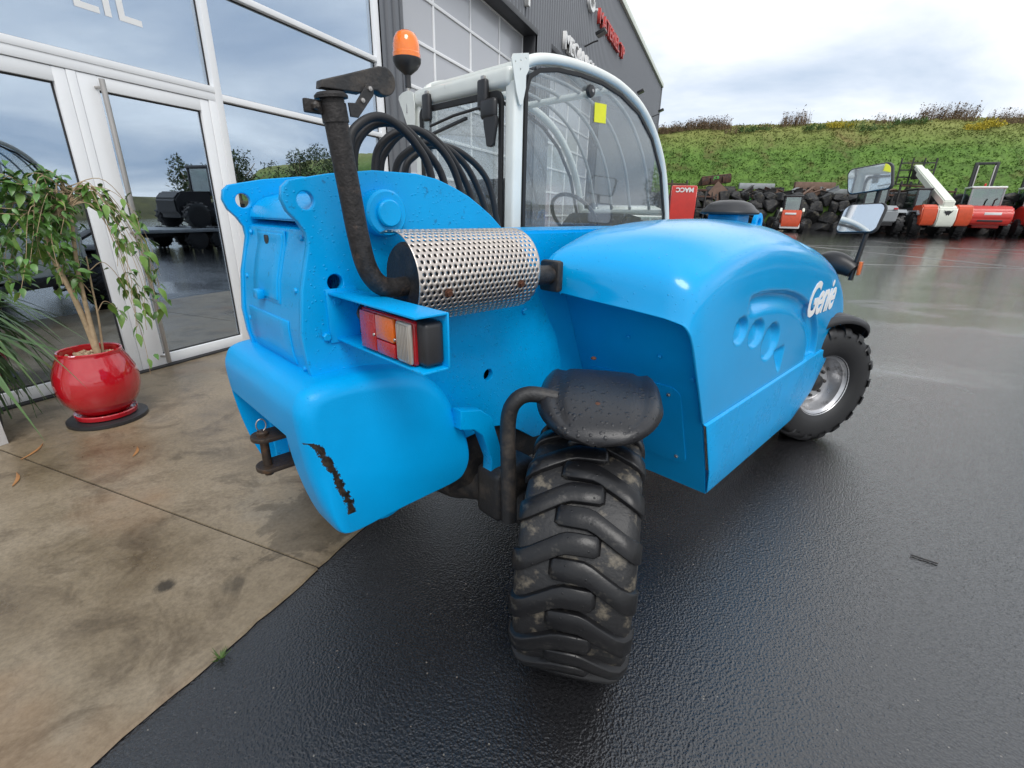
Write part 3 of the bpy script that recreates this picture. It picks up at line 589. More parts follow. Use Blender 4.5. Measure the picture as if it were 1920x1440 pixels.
# ---- counterweight with a scraped corner
def scrape(m):
    t = m.node_tree; b = t.nodes['Principled BSDF']; src = b.inputs['Base Color'].links[0].from_socket
    co = N(t, 'ShaderNodeTexCoord'); sp = N(t, 'ShaderNodeSeparateXYZ'); lk(t, co.outputs['Object'], sp.inputs[0])
    no_ = N(t, 'ShaderNodeTexNoise', i_Scale=55, i_Detail=6, i_Roughness=.75); lk(t, co.outputs['Object'], no_.inputs['Vector'])
    mx_ = N(t, 'ShaderNodeFloatCurve')                      # y of the scrape's centre line against height
    mr = N(t, 'ShaderNodeMapRange', i_1=.66, i_2=.94); lk(t, sp.outputs['Z'], mr.inputs[0]); lk(t, mr.outputs[0], mx_.inputs['Value'])
    c = mx_.mapping.curves[0]; pts = [(0, .42), (.18, .385), (.42, .30), (.62, .235), (.80, .165), (.92, .10), (1, -.02)]
    while len(c.points) < len(pts): c.points.new(.5, .5)
    for p, q in zip(c.points, pts): p.location = q
    mx_.mapping.use_clip = False; mx_.mapping.update()
    ym = N(t, 'ShaderNodeMath', operation='MULTIPLY_ADD', i_1=.25, i_2=.428); lk(t, mx_.outputs[0], ym.inputs[0])
    df = N(t, 'ShaderNodeMath', operation='SUBTRACT'); lk(t, sp.outputs['Y'], df.inputs[0]); lk(t, ym.outputs[0], df.inputs[1])
    nn = N(t, 'ShaderNodeMath', operation='MULTIPLY_ADD', i_1=.055, i_2=-.0275); lk(t, no_.outputs[0], nn.inputs[0])
    a1 = N(t, 'ShaderNodeMath', operation='ADD'); lk(t, df.outputs[0], a1.inputs[0]); lk(t, nn.outputs[0], a1.inputs[1])
    ab = N(t, 'ShaderNodeMath', operation='ABSOLUTE'); lk(t, a1.outputs[0], ab.inputs[0])
    lt_ = N(t, 'ShaderNodeMath', operation='LESS_THAN', i_1=.0115); lk(t, ab.outputs[0], lt_.inputs[0])
    rz_ = N(t, 'ShaderNodeMath', operation='COMPARE', i_1=.80, i_2=.133); lk(t, sp.outputs['Z'], rz_.inputs[0])
    rx_ = N(t, 'ShaderNodeMath', operation='GREATER_THAN', i_1=.30); lk(t, sp.outputs['X'], rx_.inputs[0])
    p1 = N(t, 'ShaderNodeMath', operation='MULTIPLY'); lk(t, lt_.outputs[0], p1.inputs[0]); lk(t, rz_.outputs[0], p1.inputs[1])
    p2_ = N(t, 'ShaderNodeMath', operation='MULTIPLY'); lk(t, p1.outputs[0], p2_.inputs[0]); lk(t, rx_.outputs[0], p2_.inputs[1])
    mm = N(t, 'ShaderNodeMix', data_type='RGBA'); lk(t, p2_.outputs[0], mm.inputs[0]); lk(t, src, mm.inputs[6])
    r_ = ramp(t, [(.4, (.008, .008, .008)), (.62, (.05, .035, .025))]); lk(t, no_.outputs[0], r_.inputs[0]); lk(t, r_.outputs[0], mm.inputs[7]); lk(t, mm.outputs[2], b.inputs['Base Color'])
BLUEC = mat('blue_scraped_paint', (.0, .355, .77), .34, var=.06, vscale=3, bump=.22, bscale=240, drops=.18, dscale=80, spec=.24); scrape(BLUEC)
CW = [(.416, .98), (.424, 1.045), (.458, 1.082), (.56, 1.094), (.70, 1.086), (.82, 1.052), (.905, .98), (.96, .885), (1.005, .78), (1.012, .69), (.985, .63), (.94, .605), (.80, .598), (.65, .594), (.515, .592), (.475, .64), (.435, .80)]
def cwloft():
    P = np.array(smoothpoly(CW, 4)); c = np.array((.72, .84)); x0, x1, r_ = -.305, .405, .058; V, F = [], []; n = len(P); xs = []
    for a_ in np.linspace(0, 90, 10): xs.append((x0+r_*(1-math.sin(R(a_))), r_*(1-math.cos(R(a_)))))
    xs = xs[::-1]; xs = [(x0+r_*(1-math.cos(R(a_))), r_*(1-math.sin(R(a_)))) for a_ in np.linspace(0, 90, 10)]; xs += [(x1-(x-x0), d) for x, d in xs[::-1]]
    for x, d in xs:
        for p in P:
            v = p-c; L = np.linalg.norm(v); k = .22+.78*ss(-.22, .02, v[1]); q = c+v*(1-d*k/L); V.append((x, q[0], q[1]))
    for j in range(len(xs)-1):
        for i in range(n): F.append((j*n+i, j*n+(i+1) % n, (j+1)*n+(i+1) % n, (j+1)*n+i))
    F += [tuple(range(n-1, -1, -1)), tuple(range((len(xs)-1)*n, len(xs)*n))]
    bm = bmesh.new(); vv = [bm.verts.new(v) for v in V]; [bm.faces.new([vv[i] for i in f]) for f in F]; return b2m('counterweight', bm, BLUEC, TH, 50)
cw = cwloft()
def boolcut(o, cutter):
    b = o.modifiers.new('cut', 'BOOLEAN'); b.object = cutter; b.operation = 'DIFFERENCE'; b.solver = 'EXACT'
    dg = bpy.context.evaluated_depsgraph_get(); me = bpy.data.meshes.new_from_object(o.evaluated_get(dg)); o.modifiers.clear(); old = o.data; o.data = me; bpy.data.meshes.remove(old); bpy.data.objects.remove(cutter)
ct = prism('cutter', [(.2, .40), (.2, .935), (.44, .915), (.56, .86), (.60, .40)], -.255, .262, None, TH, 0)
boolcut(cw, ct)
for p in cw.data.polygons: p.use_smooth = True
cw.data.set_sharp_from_angle(angle=R(50))
plate('tie_down_eye', smoothpoly([(.60, .60), (.62, .55), (.70, .52), (.78, .55), (.80, .60)], 4), [circ((.70, .565), .018, 16)], .02, YZ(.30), BLUE, TH, .002)
# ---- hitch
HITCH = mat('rusty_hitch_steel', (.055, .04, .03), .5, .4, var=.3, vscale=20, bump=.4, bscale=120, dirt=(.12, .065, .035), dirt_amt=.3, dirt_scale=18)
hz = plate('hitch_plate', rrect(.008, .378, .096, .60, .042), [], .016, frame((0, 0, .838), (1, 0, 0), (0, 1, 0)), HITCH, TH, .003)
plate('hitch_plate', rrect(.008, .378, .096, .60, .042), [], .016, frame((0, 0, .728), (1, 0, 0), (0, 1, 0)), HITCH, TH, .003)
box('hitch_web', (.012, .50, .737), (.093, .59, .829), HITCH, TH, .003)
pn = lathe('hitch_pin', [(.014, .70), (.014, .846), (.019, .847), (.019, .856), (.014, .860), (0, .860)], HITCH, TH, 20, Matrix.Translation((.052, .415, 0)))
tube('pin_ring', [(.052+.0, .415+.015*math.cos(a), .880+.021*math.sin(a)) for a in np.linspace(-1.3, 4.4, 22)], .0022, STEEL, pn, 8)
# ---- exhaust: silencer, guard, stack, rain cap
AX, AZ, AR = .440, 1.368, .130
lathe('silencer', [(0, .74), (.09, .74), (.098, .75), (.098, 1.15), (.09, 1.16), (0, 1.16)], IRON, TH, 32, Matrix.Translation((AX, 0, AZ)) @ Matrix.Rotation(R(-90), 4, 'X'))
def guard():
    V, F = [], []; p = .0192; a = p/math.sqrt(3); rh = .0051; y0, y1, t0, t1 = .705, 1.17, R(112), R(-112)
    L = AR*(t0-t1); dz = p*math.sqrt(3)/2; nr = int(L/dz); ny = int((y1-y0)/p)
    def put(s, y):
        s = min(max(s, -.004), nr*dz+.004); y = min(max(y, y0), y1); t = t0-s/AR; return (AX+AR*math.cos(t), y, AZ+AR*math.sin(t))
    for j in range(nr+1):
        for i in range(-1, ny+2):
            cy = y0+i*p+(p/2 if j % 2 else 0); cs = j*dz
            if cy < y0-p*.4 or cy > y1+p*.4: continue
            edge = cy < y0+p*.32 or cy > y1-p*.32 or j in (0, nr)
            hexp = []
            for k in range(6):
                t = math.pi/6+k*math.pi/3; t2 = t+math.pi/3; A = np.array((a*math.sin(t), a*math.cos(t))); B = np.array((a*math.sin(t2), a*math.cos(t2))); hexp += [A, (A+B)/2]
            k0 = len(V)
            for q in hexp: V.append(put(cs+q[0], cy+q[1]))
            if edge: F.append(tuple(range(k0, k0+12))); continue
            for q in hexp: n_ = np.linalg.norm(q); V.append(put(cs+q[0]/n_*rh, cy+q[1]/n_*rh))
            for k in range(12): F.append((k0+k, k0+(k+1) % 12, k0+12+(k+1) % 12, k0+12+k))
    me = bpy.data.meshes.new('exhaust_guard'); me.from_pydata(V, [], F); bm = bmesh.new(); bm.from_mesh(me)
    bmesh.ops.remove_doubles(bm, verts=bm.verts, dist=2e-4); bmesh.ops.recalc_face_normals(bm, faces=bm.faces); bm.to_mesh(me); bm.free()
    o = mk('exhaust_guard', me, PERF, TH, 30); s = o.modifiers.new('s', 'SOLIDIFY'); s.thickness = .0016; return o
gd = guard()
for y, t in ((.80, -14), (1.085, -14)):
    t = R(t); d = (math.cos(t), 0, math.sin(t)); lathe('bolt', [(.014, 0), (.014, .002), (.0085, .0025), (.0085, .010), (0, .010)], RUST, gd, 6, axm((AX+(AR+.001)*d[0], y, AZ+(AR+.001)*d[2]), d))
st = tube('exhaust_stack', [(.445, .76, 1.348), (.448, .70, 1.345), (.45, .655, 1.36), (.45, .625, 1.405), (.45, .609, 1.48), (.45, .597, 1.58), (.45, .585, 1.68), (.45, .573, 1.785)], .0268, PIPE, TH, 20, 8)
lathe('rim', [(.0275, 0), (.037, 0), (.037, .006), (.030, .012), (.024, .012), (.024, 0)], PIPE, st, 24, axm((.45, .5725, 1.783), (0, -.11, 1)))
lathe('clamp', [(.0295, 0), (.0295, .038)], PIPE, st, 24, axm((.45, .5785, 1.735), (0, -.11, 1)))
box('clamp_ear', (.44, .508, 1.748), (.452, .552, 1.776), PIPE, st, .003); lathe('bolt', [(.009, 0), (.009, .012), (.004, .016), (0, .016)], IRON, st, 6, axm((.452, .530, 1.762), (1, 0, 0)))
capo = [(.543, 1.799), (.546, 1.814), (.60, 1.833), (.69, 1.866)]+[(.703+.031*math.cos(R(a)), 1.837+.031*math.sin(R(a))) for a in range(80, -131, -15)]+[(.655, 1.813), (.64, 1.802)]
plate('rain_cap', capo, [], .03, YZ(.452), IRON, st, .003)
plate('cap_link', [(.603, 1.748), (.622, 1.748), (.665, 1.800), (.668, 1.818), (.650, 1.822), (.618, 1.778), (.60, 1.776)], [], .006, YZ(.474), IRON, st, .001)
for q in ((.656, 1.812), (.635, 1.785)): lathe('rivet', [(.006, 0), (.005, .004), (0, .005)], STEEL, st, 10, axm((.477, *q), (1, 0, 0)))
tube('exhaust_inlet', [(.43, 1.15, 1.335), (.40, 1.30, 1.325), (.385, 1.435, 1.32)], .037, PIPE, TH, 16, 3); box('dark_opening_block', (.335, 1.425, 1.255), (.432, 1.462, 1.375), IRON, TH, .012)  # solid dark box: its colour stands in for the shade of the hood cutout
# ---- tail lamp on its channel bracket
bk = boxes('lamp_bracket', [((.300, .664, 1.19), (.738, .670, 1.325)), ((.300, .575, 1.320), (.738, .664, 1.326)), ((.300, .590, 1.186), (.738, .664, 1.192))], BLUE, TH, .0015)
box('bracket_foot', (.3002, .57, 1.18), (.306, .663, 1.335), BLUE, bk, .001); lathe('bolt', [(.010, 0), (.010, .008), (0, .008)], BLUE, bk, 6, axm((.345, .664, 1.262), (0, -1, 0)))
tube('cable', [(.355, .66, 1.30), (.37, .63, 1.27), (.39, .64, 1.235), (.36, .64, 1.215)], .006, BLACK, bk, 8, 5); lathe('cable_hole', [(.018, 0), (.014, .003), (0, .003)], BLACK, bk, 14, axm((.375, .663, 1.285), (0, -1, 0)))
tl = box('tail_lamp', (.448, .608, 1.197), (.727, .664, 1.304), BLACK, TH, .012, 3)
box('lamp_frame', (.444, .600, 1.194), (.694, .612, 1.305), LRED, tl, .010, 3)
box('red_lens', (.450, .590, 1.199), (.530, .601, 1.300), LRED, tl, .005, 2); box('amber_lens', (.532, .589, 1.238), (.618, .601, 1.300), LORG, tl, .005, 2)
box('red_lens', (.532, .590, 1.199), (.618, .601, 1.236), LRED, tl, .004, 2); box('clear_lens', (.628, .590, 1.199), (.690, .601, 1.300), LCLR, tl, .006, 2)
boxes('lens_rib', [((.634+i*.0065, .5875, 1.206), (.6375+i*.0065, .5915, 1.293)) for i in range(8)], LCLR, tl, .001)
for x, z in ((.524, 1.245), (.6235, 1.25)): lathe('screw', [(.0045, 0), (.0035, .003), (0, .003)], STEEL, tl, 10, axm((x, .590, z), (0, -1, 0)))
# ---- hood
def hood():
    yx = lambda y, t, s, f=0: [(.32, y+f, t[0]-.06), (.35, y+f, t[0]), (.46, y+f*.9, t[1]), (.60, y+f*.7, t[2]), (.73, y+f*.45, t[3]), (.845, y+f*.2, t[4]), (.902, y, s), (.905, y-.0, (s+.72)/2), (.90, y-.0, .715)]
    ST = [[(.40, 1.485, 1.238), (.41, 1.485, 1.245), (.50, 1.51, 1.232), (.62, 1.54, 1.218), (.74, 1.57, 1.203), (.835, 1.60, 1.185), (.888, 1.64, 1.14), (.90, 1.75, .93), (.90, 1.87, .715)],
          [(.34, 1.455, 1.35), (.36, 1.46, 1.37), (.46, 1.51, 1.366), (.60, 1.565, 1.358), (.73, 1.61, 1.345), (.832, 1.645, 1.318), (.893, 1.70, 1.25), (.905, 1.80, .97), (.90, 1.92, .715)],
          [(.32, 1.60, 1.41), (.35, 1.60, 1.442), (.46, 1.64, 1.448), (.60, 1.685, 1.445), (.73, 1.73, 1.428), (.838, 1.77, 1.385), (.898, 1.82, 1.31), (.906, 1.91, 1.0), (.90, 2.0, .715)],
          [(.32, 1.82, 1.44), (.35, 1.82, 1.492), (.46, 1.86, 1.503), (.60, 1.89, 1.503), (.73, 1.92, 1.482), (.843, 1.95, 1.432), (.902, 2.0, 1.35), (.906, 2.06, 1.02), (.90, 2.13, .715)],
          yx(2.3, (1.515, 1.53, 1.53, 1.508, 1.46), 1.378), yx(2.8, (1.495, 1.512, 1.512, 1.485, 1.43), 1.335), yx(3.25, (1.43, 1.445, 1.445, 1.415, 1.36), 1.262),
          yx(3.62, (1.34, 1.355, 1.352, 1.325, 1.265), 1.172, .05), yx(3.86, (1.24, 1.25, 1.245, 1.215, 1.15), 1.07, .10), yx(3.99, (1.10, 1.11, 1.105, 1.08, 1.03), .965, .14), yx(4.03, (.95, .95, .95, .93, .91), .87, .15)]
    ST = np.array(ST, float); ns = len(ST)
    nn = [4, 8, 8, 8, 10, 12, 34, 34]; n2 = 36
    def interp(A, counts):
        A = list(A); Q = [2*A[0]-A[1]]+A+[2*A[-1]-A[-2]]; out = []
        for i in range(1, len(Q)-2):
            a, b, c, d = Q[i-1:i+3]
            for k in range(counts[i-1]):
                t = k/counts[i-1]; out.append(.5*((2*b)+(c-a)*t+(2*a-5*b+4*c-d)*t*t+(-a+3*b-3*c+d)*t**3))
        out.append(A[-1]); return np.array(out)
    G = interp(ST, [n2]*(ns-1)); G = interp(G.transpose(1, 0, 2), nn)            # (u, s, 3)
    G = G.transpose(1, 0, 2); ms, mu = G.shape[:2]
    for _ in range(14): G[1:-1, 1:-1] = .5*G[1:-1, 1:-1]+.125*(G[:-2, 1:-1]+G[2:, 1:-1]+G[1:-1, :-2]+G[1:-1, 2:])
    y, z = G[..., 1], G[..., 2]; side = (np.arange(mu) >= sum(nn[:6]))[None, :]*np.ones((ms, 1))
    sm = lambda e0, e1, v: (lambda t: t*t*(3-2*t))(np.clip((v-e0)/(e1-e0), 0, 1))
    dep = np.zeros_like(y)
    for cy, cz, ry, rz, tl_ in ((2.08, 1.09, .078, .060, .0), (2.285, 1.045, .098, .066, .0), (2.52, .965, .120, .098, .0)):
        yy = (y-cy)+tl_*(z-cz); d = np.sqrt((yy/ry)**2+((z-cz)/rz)**2); dep = np.maximum(dep, .034*(1-sm(.80, 1.0, d))*(.55+.45*np.clip((z-cz)/rz+.5, 0, 1)))
    e = np.sqrt(((y-2.2)/1.30)**2+((z-.70)/.535)**2); m_ = sm(2.10, 2.22, y)
    dep = np.maximum(dep, .030*m_*sm(.80, .93, e)*(1-sm(.975, 1.0, e))*sm(.70, .735, z))
    fy = (z-.745)/.15; dep = np.maximum(dep, .03*sm(2.60, 2.66, y-(.16-.16*np.clip(fy, 0, 1)))*(1-sm(2.76, 2.79, y))*sm(.745, .765, z)*(1-sm(.87, .91, z)))
    G[..., 0] -= dep*side
    # soft dent near the front of the bonnet
    xx = G[..., 0]; G[..., 2] -= .03*np.exp(-(((y-3.05)/.13)**2+((xx-.80)/.05)**2))
    V = G.reshape(-1, 3); F = [(i*mu+j, i*mu+j+1, (i+1)*mu+j+1, (i+1)*mu+j) for i in range(ms-1) for j in range(mu-1)]
    o = fm('engine_hood', V, F, HOODB, TH, 0)
    for p in o.data.polygons: p.use_smooth = True
    bm = bmesh.new(); bm.from_mesh(o.data); bmesh.ops.recalc_face_normals(bm, faces=bm.faces)
    f0 = max(bm.faces, key=lambda f: f.calc_center_median().z)
    if f0.normal.z < 0: bmesh.ops.reverse_faces(bm, faces=bm.faces)
    bm.to_mesh(o.data); bm.free(); s = o.modifiers.new('s', 'SOLIDIFY'); s.thickness = .014; s.offset = -1; return o
hd = hood()
text('brand_lettering', 'Genie', .275, frame((.9085, 3.02, 1.015), (0, 1, 0), (0, 0, 1)) @ Matrix.Rotation(R(-1), 4, 'Z'), WHT, hd, .0012, shear=.28, bold=.006, sx=.95, space=.93)
box('dark_gap_block', (.885, 3.90, .80), (.9045, 3.975, .98), BLACK, hd, .004, mtx=None)  # black block in place of the shaded air gap; the notch is not cut
# side skirt below the hood
V, F = [], []; n = 14
rows = [((1.865, 3.93), .886, .722), ((1.87, 3.93), .893, .716), ((1.878, 3.93), .909, .708), ((2.005, 3.60), .909, .43), ((2.055, 3.32), .897, .305), ((2.06, 3.30), .893, .295)]
for (a, b), x, z in rows:
    for i in range(n+1): V.append((x, a+(b-a)*i/n, z))
for j in range(len(rows)-1):
    for i in range(n): k = j*(n+1)+i; F.append((k, k+1, k+n+2, k+n+1))
sk = fm('side_skirt', V, F, BLUE, TH, 20); s = sk.modifiers.new('s', 'SOLIDIFY'); s.thickness = .006; s.offset = 0; bv = sk.modifiers.new('b', 'BEVEL'); bv.width = .004; bv.segments = 2; bv.limit_method = 'ANGLE'
# recessed panel behind the rear wheel
PY = lambda z: 1.655+(1.25-z)*.425
rp = prism('engine_bay_panel', [(PY(1.215), 1.215), (PY(.285), .285), (PY(.285)+.2, .285), (PY(.285)+.2, .30), (PY(.30)+.014, .30), (PY(1.215)+.014, 1.215)], .276, .888, BLUER, TH, 0)
prism('engine_bay_side', [(1.36, 1.36), (1.70, 1.34), (PY(1.215)+.012, 1.20), (PY(.42)+.012, .42), (1.6, .47), (1.5, .9)], .262, .2745, BLUER, rp, 0)
PF = frame((0, PY(1.25)-.002, 1.25), (1, 0, 0), (0, -.425, 1))
hz_ = lambda z: (z-1.25)*math.sqrt(1+.425**2)
plate('inspection_hatch', rrect(.33, hz_(.43), .80, hz_(.86), .05), [], .006, PF, BLUER, rp, .0015)
for x, z in ((.745, .82), (.755, .47), (.40, .83), (.72, 1.0), (.58, 1.06), (.86, .93)): lathe('bolt', [(.009, 0), (.009, .006), (.006, .009), (0, .009)], STEEL if z < .9 else BLUE, rp, 8, axm(PF @ Vector((x, hz_(z), .002)), PF.to_3x3() @ Vector((0, 0, 1))))
# intake cap and lifting eye on the hood
ic = lathe('air_intake_cap', [(0, 0), (.12, 0), (.148, .004), (.150, .012), (.143, .022), (.128, .033), (.118, .045), (.10, .06), (.06, .072), (0, .076)], BLACK, TH, 40, Matrix.Translation((.50, 2.76, 1.553)))
box('intake_base', (.42, 2.68, 1.49), (.58, 2.84, 1.554), BLUE, ic, .006)
plate('lifting_eye', [(3.0, 1.40), (3.0, 1.50)]+[(3.055+.052*math.cos(R(a)), 1.515+.052*math.sin(R(a))) for a in range(170, -11, -15)]+[(3.12, 1.46), (3.13, 1.40)], [circ((3.055, 1.512), .026)], .025, frame((.55, 3.055*(1-.5), 0), (.0, 1, 0), (0, 0, 1)) if False else YZ(.55), BLUE, TH, .003)
# ---- boom and hoses
bmx = prism('boom', [(.62, 1.23), (.66, 1.44), (.80, 1.475), (2.9, 1.478), (4.3, 1.15), (4.35, .88), (4.1, .9), (2.8, 1.19)], -.13, .21, BLUE, TH, .012)
box('boom_head', (-.10, 4.15, .35), (.18, 4.5, .98), BLUE, bmx, .02)
cg = boxes('fork_carriage', [((-.58, 4.5, .18), (.58, 4.56, .26)), ((-.58, 4.5, .52), (.58, 4.56, .60)), ((-.58, 4.5, .26), (-.50, 4.56, .52)), ((.50, 4.5, .26), (.58, 4.56, .52)), ((-.12, 4.46, .26), (.20, 4.54, .52))], IRON, TH, .006)
for x in (-.42, .34): box('fork', (x, 4.565, .06), (x+.10, 5.6, .10), IRON, cg, .008); box('fork_shank', (x, 4.562, .10), (x+.10, 4.605, .62), IRON, cg, .006)
HS = [[(.18, .750, 1.735), (.18, .779, 1.779), (.18, .837, 1.809), (.18, .900, 1.802), (.18, .977, 1.749), (.18, 1.033, 1.660)], [(.14, .780, 1.707), (.14, .814, 1.766), (.14, .870, 1.800), (.14, .948, 1.803), (.14, 1.028, 1.752), (.14, 1.115, 1.651)],
      [(.09, .876, 1.672), (.09, .899, 1.739), (.09, .972, 1.792), (.09, 1.059, 1.802), (.09, 1.170, 1.734), (.09, 1.232, 1.620)], [(.05, .919, 1.677), (.05, .945, 1.736), (.05, 1.023, 1.801), (.05, 1.133, 1.799), (.05, 1.244, 1.715), (.05, 1.320, 1.595)],
      [(0, 1.011, 1.685), (0, 1.057, 1.740), (0, 1.154, 1.784), (0, 1.255, 1.767), (0, 1.355, 1.697), (0, 1.439, 1.556)], [(-.05, 1.083, 1.692), (-.05, 1.123, 1.738), (-.05, 1.218, 1.784), (-.05, 1.357, 1.768), (-.05, 1.493, 1.676), (-.05, 1.554, 1.504)]]
for h in HS:
    a, b = h[0], h[-1]; tube('hydraulic_hose', [(a[0], a[1]+.02, 1.44), (a[0], a[1]-.004, a[2]-.10)]+h+[(b[0], b[1]+.02, 1.45)], .0132, RUBBER, TH, 12, 6)
# ---- chassis, axles
box('chassis', (-.19, 1.0, .46), (.27, 4.2, .80), IRON, TH, .01); box('boom_cradle', (-.16, 1.30, .80), (.16, 4.0, 1.18), IRON, TH, .01)
for y in (1.2, 3.85):
    ax = tube('axle', [(-.80, y, .42), (-.35, y, .43), (-.12, y, .44), (.0, y, .44), (.14, y, .44), (.30, y, .43), (.62, y, .42)], [.07, .075, .14, .16, .14, .075, .07], IRON, TH, 16, 3)
    for x in (-.80, .60): tube('steering_knuckle', [(x, y, .26), (x, y, .32), (x, y, .52), (x, y, .58)], [.05, .075, .075, .05], IRON, ax, 14)
    tube('steering_rod', [(-.78, y+.2, .40), (.58, y+.2, .40)], .022, IRON, ax, 10)
box('hub_reducer', (.36, 1.06, .40), (.50, 1.28, .62), IRON, TH, .03, 3)
plate('steering_stop', [(.93, .905), (1.02, .885), (1.075, .84), (1.13, .675), (1.118, .565), (1.07, .575), (1.075, .66), (1.03, .78), (.99, .815), (.93, .835)], [], .05, YZ(.42), BLUE, TH, .004)
# ---- wheels
Rw, WW = .43, .158
def wheel_proto(front):
    tm, lm = (TYREF, TYREF) if front else (TYRE, LUG)
    A = axm((0, 0, 0), (1, 0, 0))
    wh = lathe('wheel', [(.04, -.02), (.075, -.02), (.075, .028), (.125, .034), (.150, .016), (.163, -.012), (.176, .0), (.186, .048), (.196, .062), (.199, .098), (.212, .106), (.222, .126), (.226, .128), (.226, .120), (.207, .09), (.200, .0), (.200, -.09), (.222, -.126), (.2, -.12), (.17, -.05), (.04, -.04)], RIM, TH, 56, A, 40)
    lathe('hub', [(0, .075), (.045, .075), (.058, .068), (.062, .035), (.07, .028)], IRON, wh, 24, A)
    for k in range(8):
        a = 2*math.pi*k/8; lathe('wheel_nut', [(.013, 0), (.013, .014), (.006, .02), (0, .02)], IRON, wh, 6, axm((.034, .10*math.cos(a), .10*math.sin(a)), (1, 0, 0)))
    lathe('valve', [(.014, 0), (.014, .012), (.007, .014), (.006, .04), (0, .04)], STEEL, wh, 10, axm((.015, .155*math.cos(-2.2), .155*math.sin(-2.2)), (1, 0, 0)))
    half = [(.216, .118), (.232, .136), (.27, .154), (.32, .160), (.355, .157), (.380, .152), (.398, .142), (.406, .12), (.4105, .06)]
    lathe('tyre', half+[(.4115, 0)]+[(r, -x) for r, x in half[::-1]], tm, wh, 72, A, 60, (False, False))
    # tread lugs: bars that leave the shoulder on a slant and run flat across the centre
    def lug(sgn):
        path = [(-.056, 0, .023), (-.049, .0, .0295), (0, 0, .0305), (.024, -.001, .0305), (.044, -.009, .031), (.085, -.036, .031), (.118, -.058, .031), (.140, -.070, .0315), (.152, -.074, .032), (.158, -.075, .0315), (.161, -.075, .029)]
        V, F = [], []
        def pt(u, s_, h):
            sh = max(0, abs(u)-.13)/.031
            r = .4115+h-.011*(u/.158)**2-.030*sh**1.6; t = s_/Rw; return (sgn*u, r*math.sin(t), r*math.cos(t))
        prof = [(-1.12, -.012), (-1.05, .012), (-1.0, .0175), (-.92, .0195), (0, .0200), (.92, .0195), (1.0, .0175), (1.05, .012), (1.12, -.012)]
        for i, (u, s_, w) in enumerate(path):
            for a_, h in prof: V.append(pt(u, s_+a_*w, h-(.004 if i == 0 else 0)))
        m_ = len(prof)
        for i in range(len(path)-1):
            for k in range(m_-1): F.append((i*m_+k, i*m_+k+1, (i+1)*m_+k+1, (i+1)*m_+k))
        for i, du in ((0, -.006), (len(path)-1, .003)):
            u, s_, w = path[i]; k0 = len(V)
            for a_, h in prof: V.append(pt(u+du, s_+a_*w*.93, h-.014 if h > 0 else h))
            for k in range(m_-1): F.append((i*m_+k, i*m_+k+1, k0+k+1, k0+k))
        me = bpy.data.meshes.new('tread_lug'); me.from_pydata(V, [], F); bm = bmesh.new(); bm.from_mesh(me); bmesh.ops.recalc_face_normals(bm, faces=bm.faces); bm.to_mesh(me); bm.free()
        for p in me.polygons: p.use_smooth = True
        me.set_sharp_from_angle(angle=R(50)); me.materials.append(lm); return me
    NL = 18
    for sgn in (1, -1):
        me = lug(sgn)
        for k in range(NL):
            o = bpy.data.objects.new('tread_lug', me); link(o, wh); o.rotation_euler = (2*math.pi*(k+(.5 if sgn < 0 else 0))/NL, 0, 0)
    return wh
wr = wheel_proto(False); wr.scale = (1.12, 1, 1); wr.location = (.795, 1.20, Rw-.004); wr.rotation_euler = (R(4), 0, R(32))
wl = copytree(wr, TH); wl.location = (-.99, 1.21, Rw-.004); wl.rotation_euler = (0, 0, R(32+180))
wf = wheel_proto(True); wf.location = (.83, 3.86, Rw-.004); wf.rotation_euler = (0, 0, R(-28))
wfl = copytree(wf, TH); wfl.location = (-1.03, 3.86, Rw-.004); wfl.rotation_euler = (0, 0, R(180-28))
# ---- mudguards
def mudguard(c, steer, th0, th1, Rg, hw, m, flip=False):
    a = R(steer); fw = Vector((-math.sin(a), math.cos(a), 0)); rt = Vector((math.cos(a), math.sin(a), 0)); V, F = [], []; nu, nv = 24, 22
    for j in range(nv+1):
        v = j/nv; th = R(th0+(th1-th0)*v); w = hw*min(1, (1-(1-min(1, v/.52))**2.4)**.5+.02) if not flip else hw*min(1, (1-(1-min(1, (1-v)/.5))**2.4)**.5+.02)
        for i in range(nu+1):
            u = -1+2*i/nu; e = abs(u); rim = 1-min(1, (1-e)/.22); vr = 1-min(1, (v if not flip else 1-v)/.16); k = max(rim, vr)
            r = Rg-(.045 if Rg < .6 else .028)*k**2.4-.010*math.exp(-((e-.70)/.07)**2)*(1 if v > .12 else 0)+.008*(1-e*e)
            p = Vector(c)+rt*(u*w)+fw*(-r*math.cos(th))+Vector((0, 0, r*math.sin(th))); V.append(p)
    for j in range(nv):
        for i in range(nu): k = j*(nu+1)+i; F.append((k, k+1, k+nu+2, k+nu+1))
    o = fm('mudguard', V, F, m, TH, 60); s = o.modifiers.new('s', 'SOLIDIFY'); s.thickness = .006; s.offset = 0; return o
mg = mudguard((.75, 1.30, .25), 34, 65.5, 104, .75, .200, BLKWET)
mgb = tube('mudguard_bracket', [(.60, 1.02, .50), (.59, 1.02, .72), (.585, 1.02, .88), (.60, 1.03, .955), (.63, 1.07, .985), (.70, 1.13, .975)], .027, IRON, TH, 14, 6)
for p in ((.56, 1.52, 1.0), (.84, 1.16, .986)): lathe('bolt', [(.011, 0), (.011, .004), (.006, .008), (0, .008)], RUST, mg, 10, axm(p, (.05, -.1, 1)))
mudguard((.83, 3.86, .43), -28, 60, 140, .50, .17, BLACK, True); mudguard((-.99, 1.25, .43), 24, 60, 115, .515, .17, BLACK); mudguard((-1.03, 3.86, .43), -28, 60, 140, .50, .17, BLACK, True)
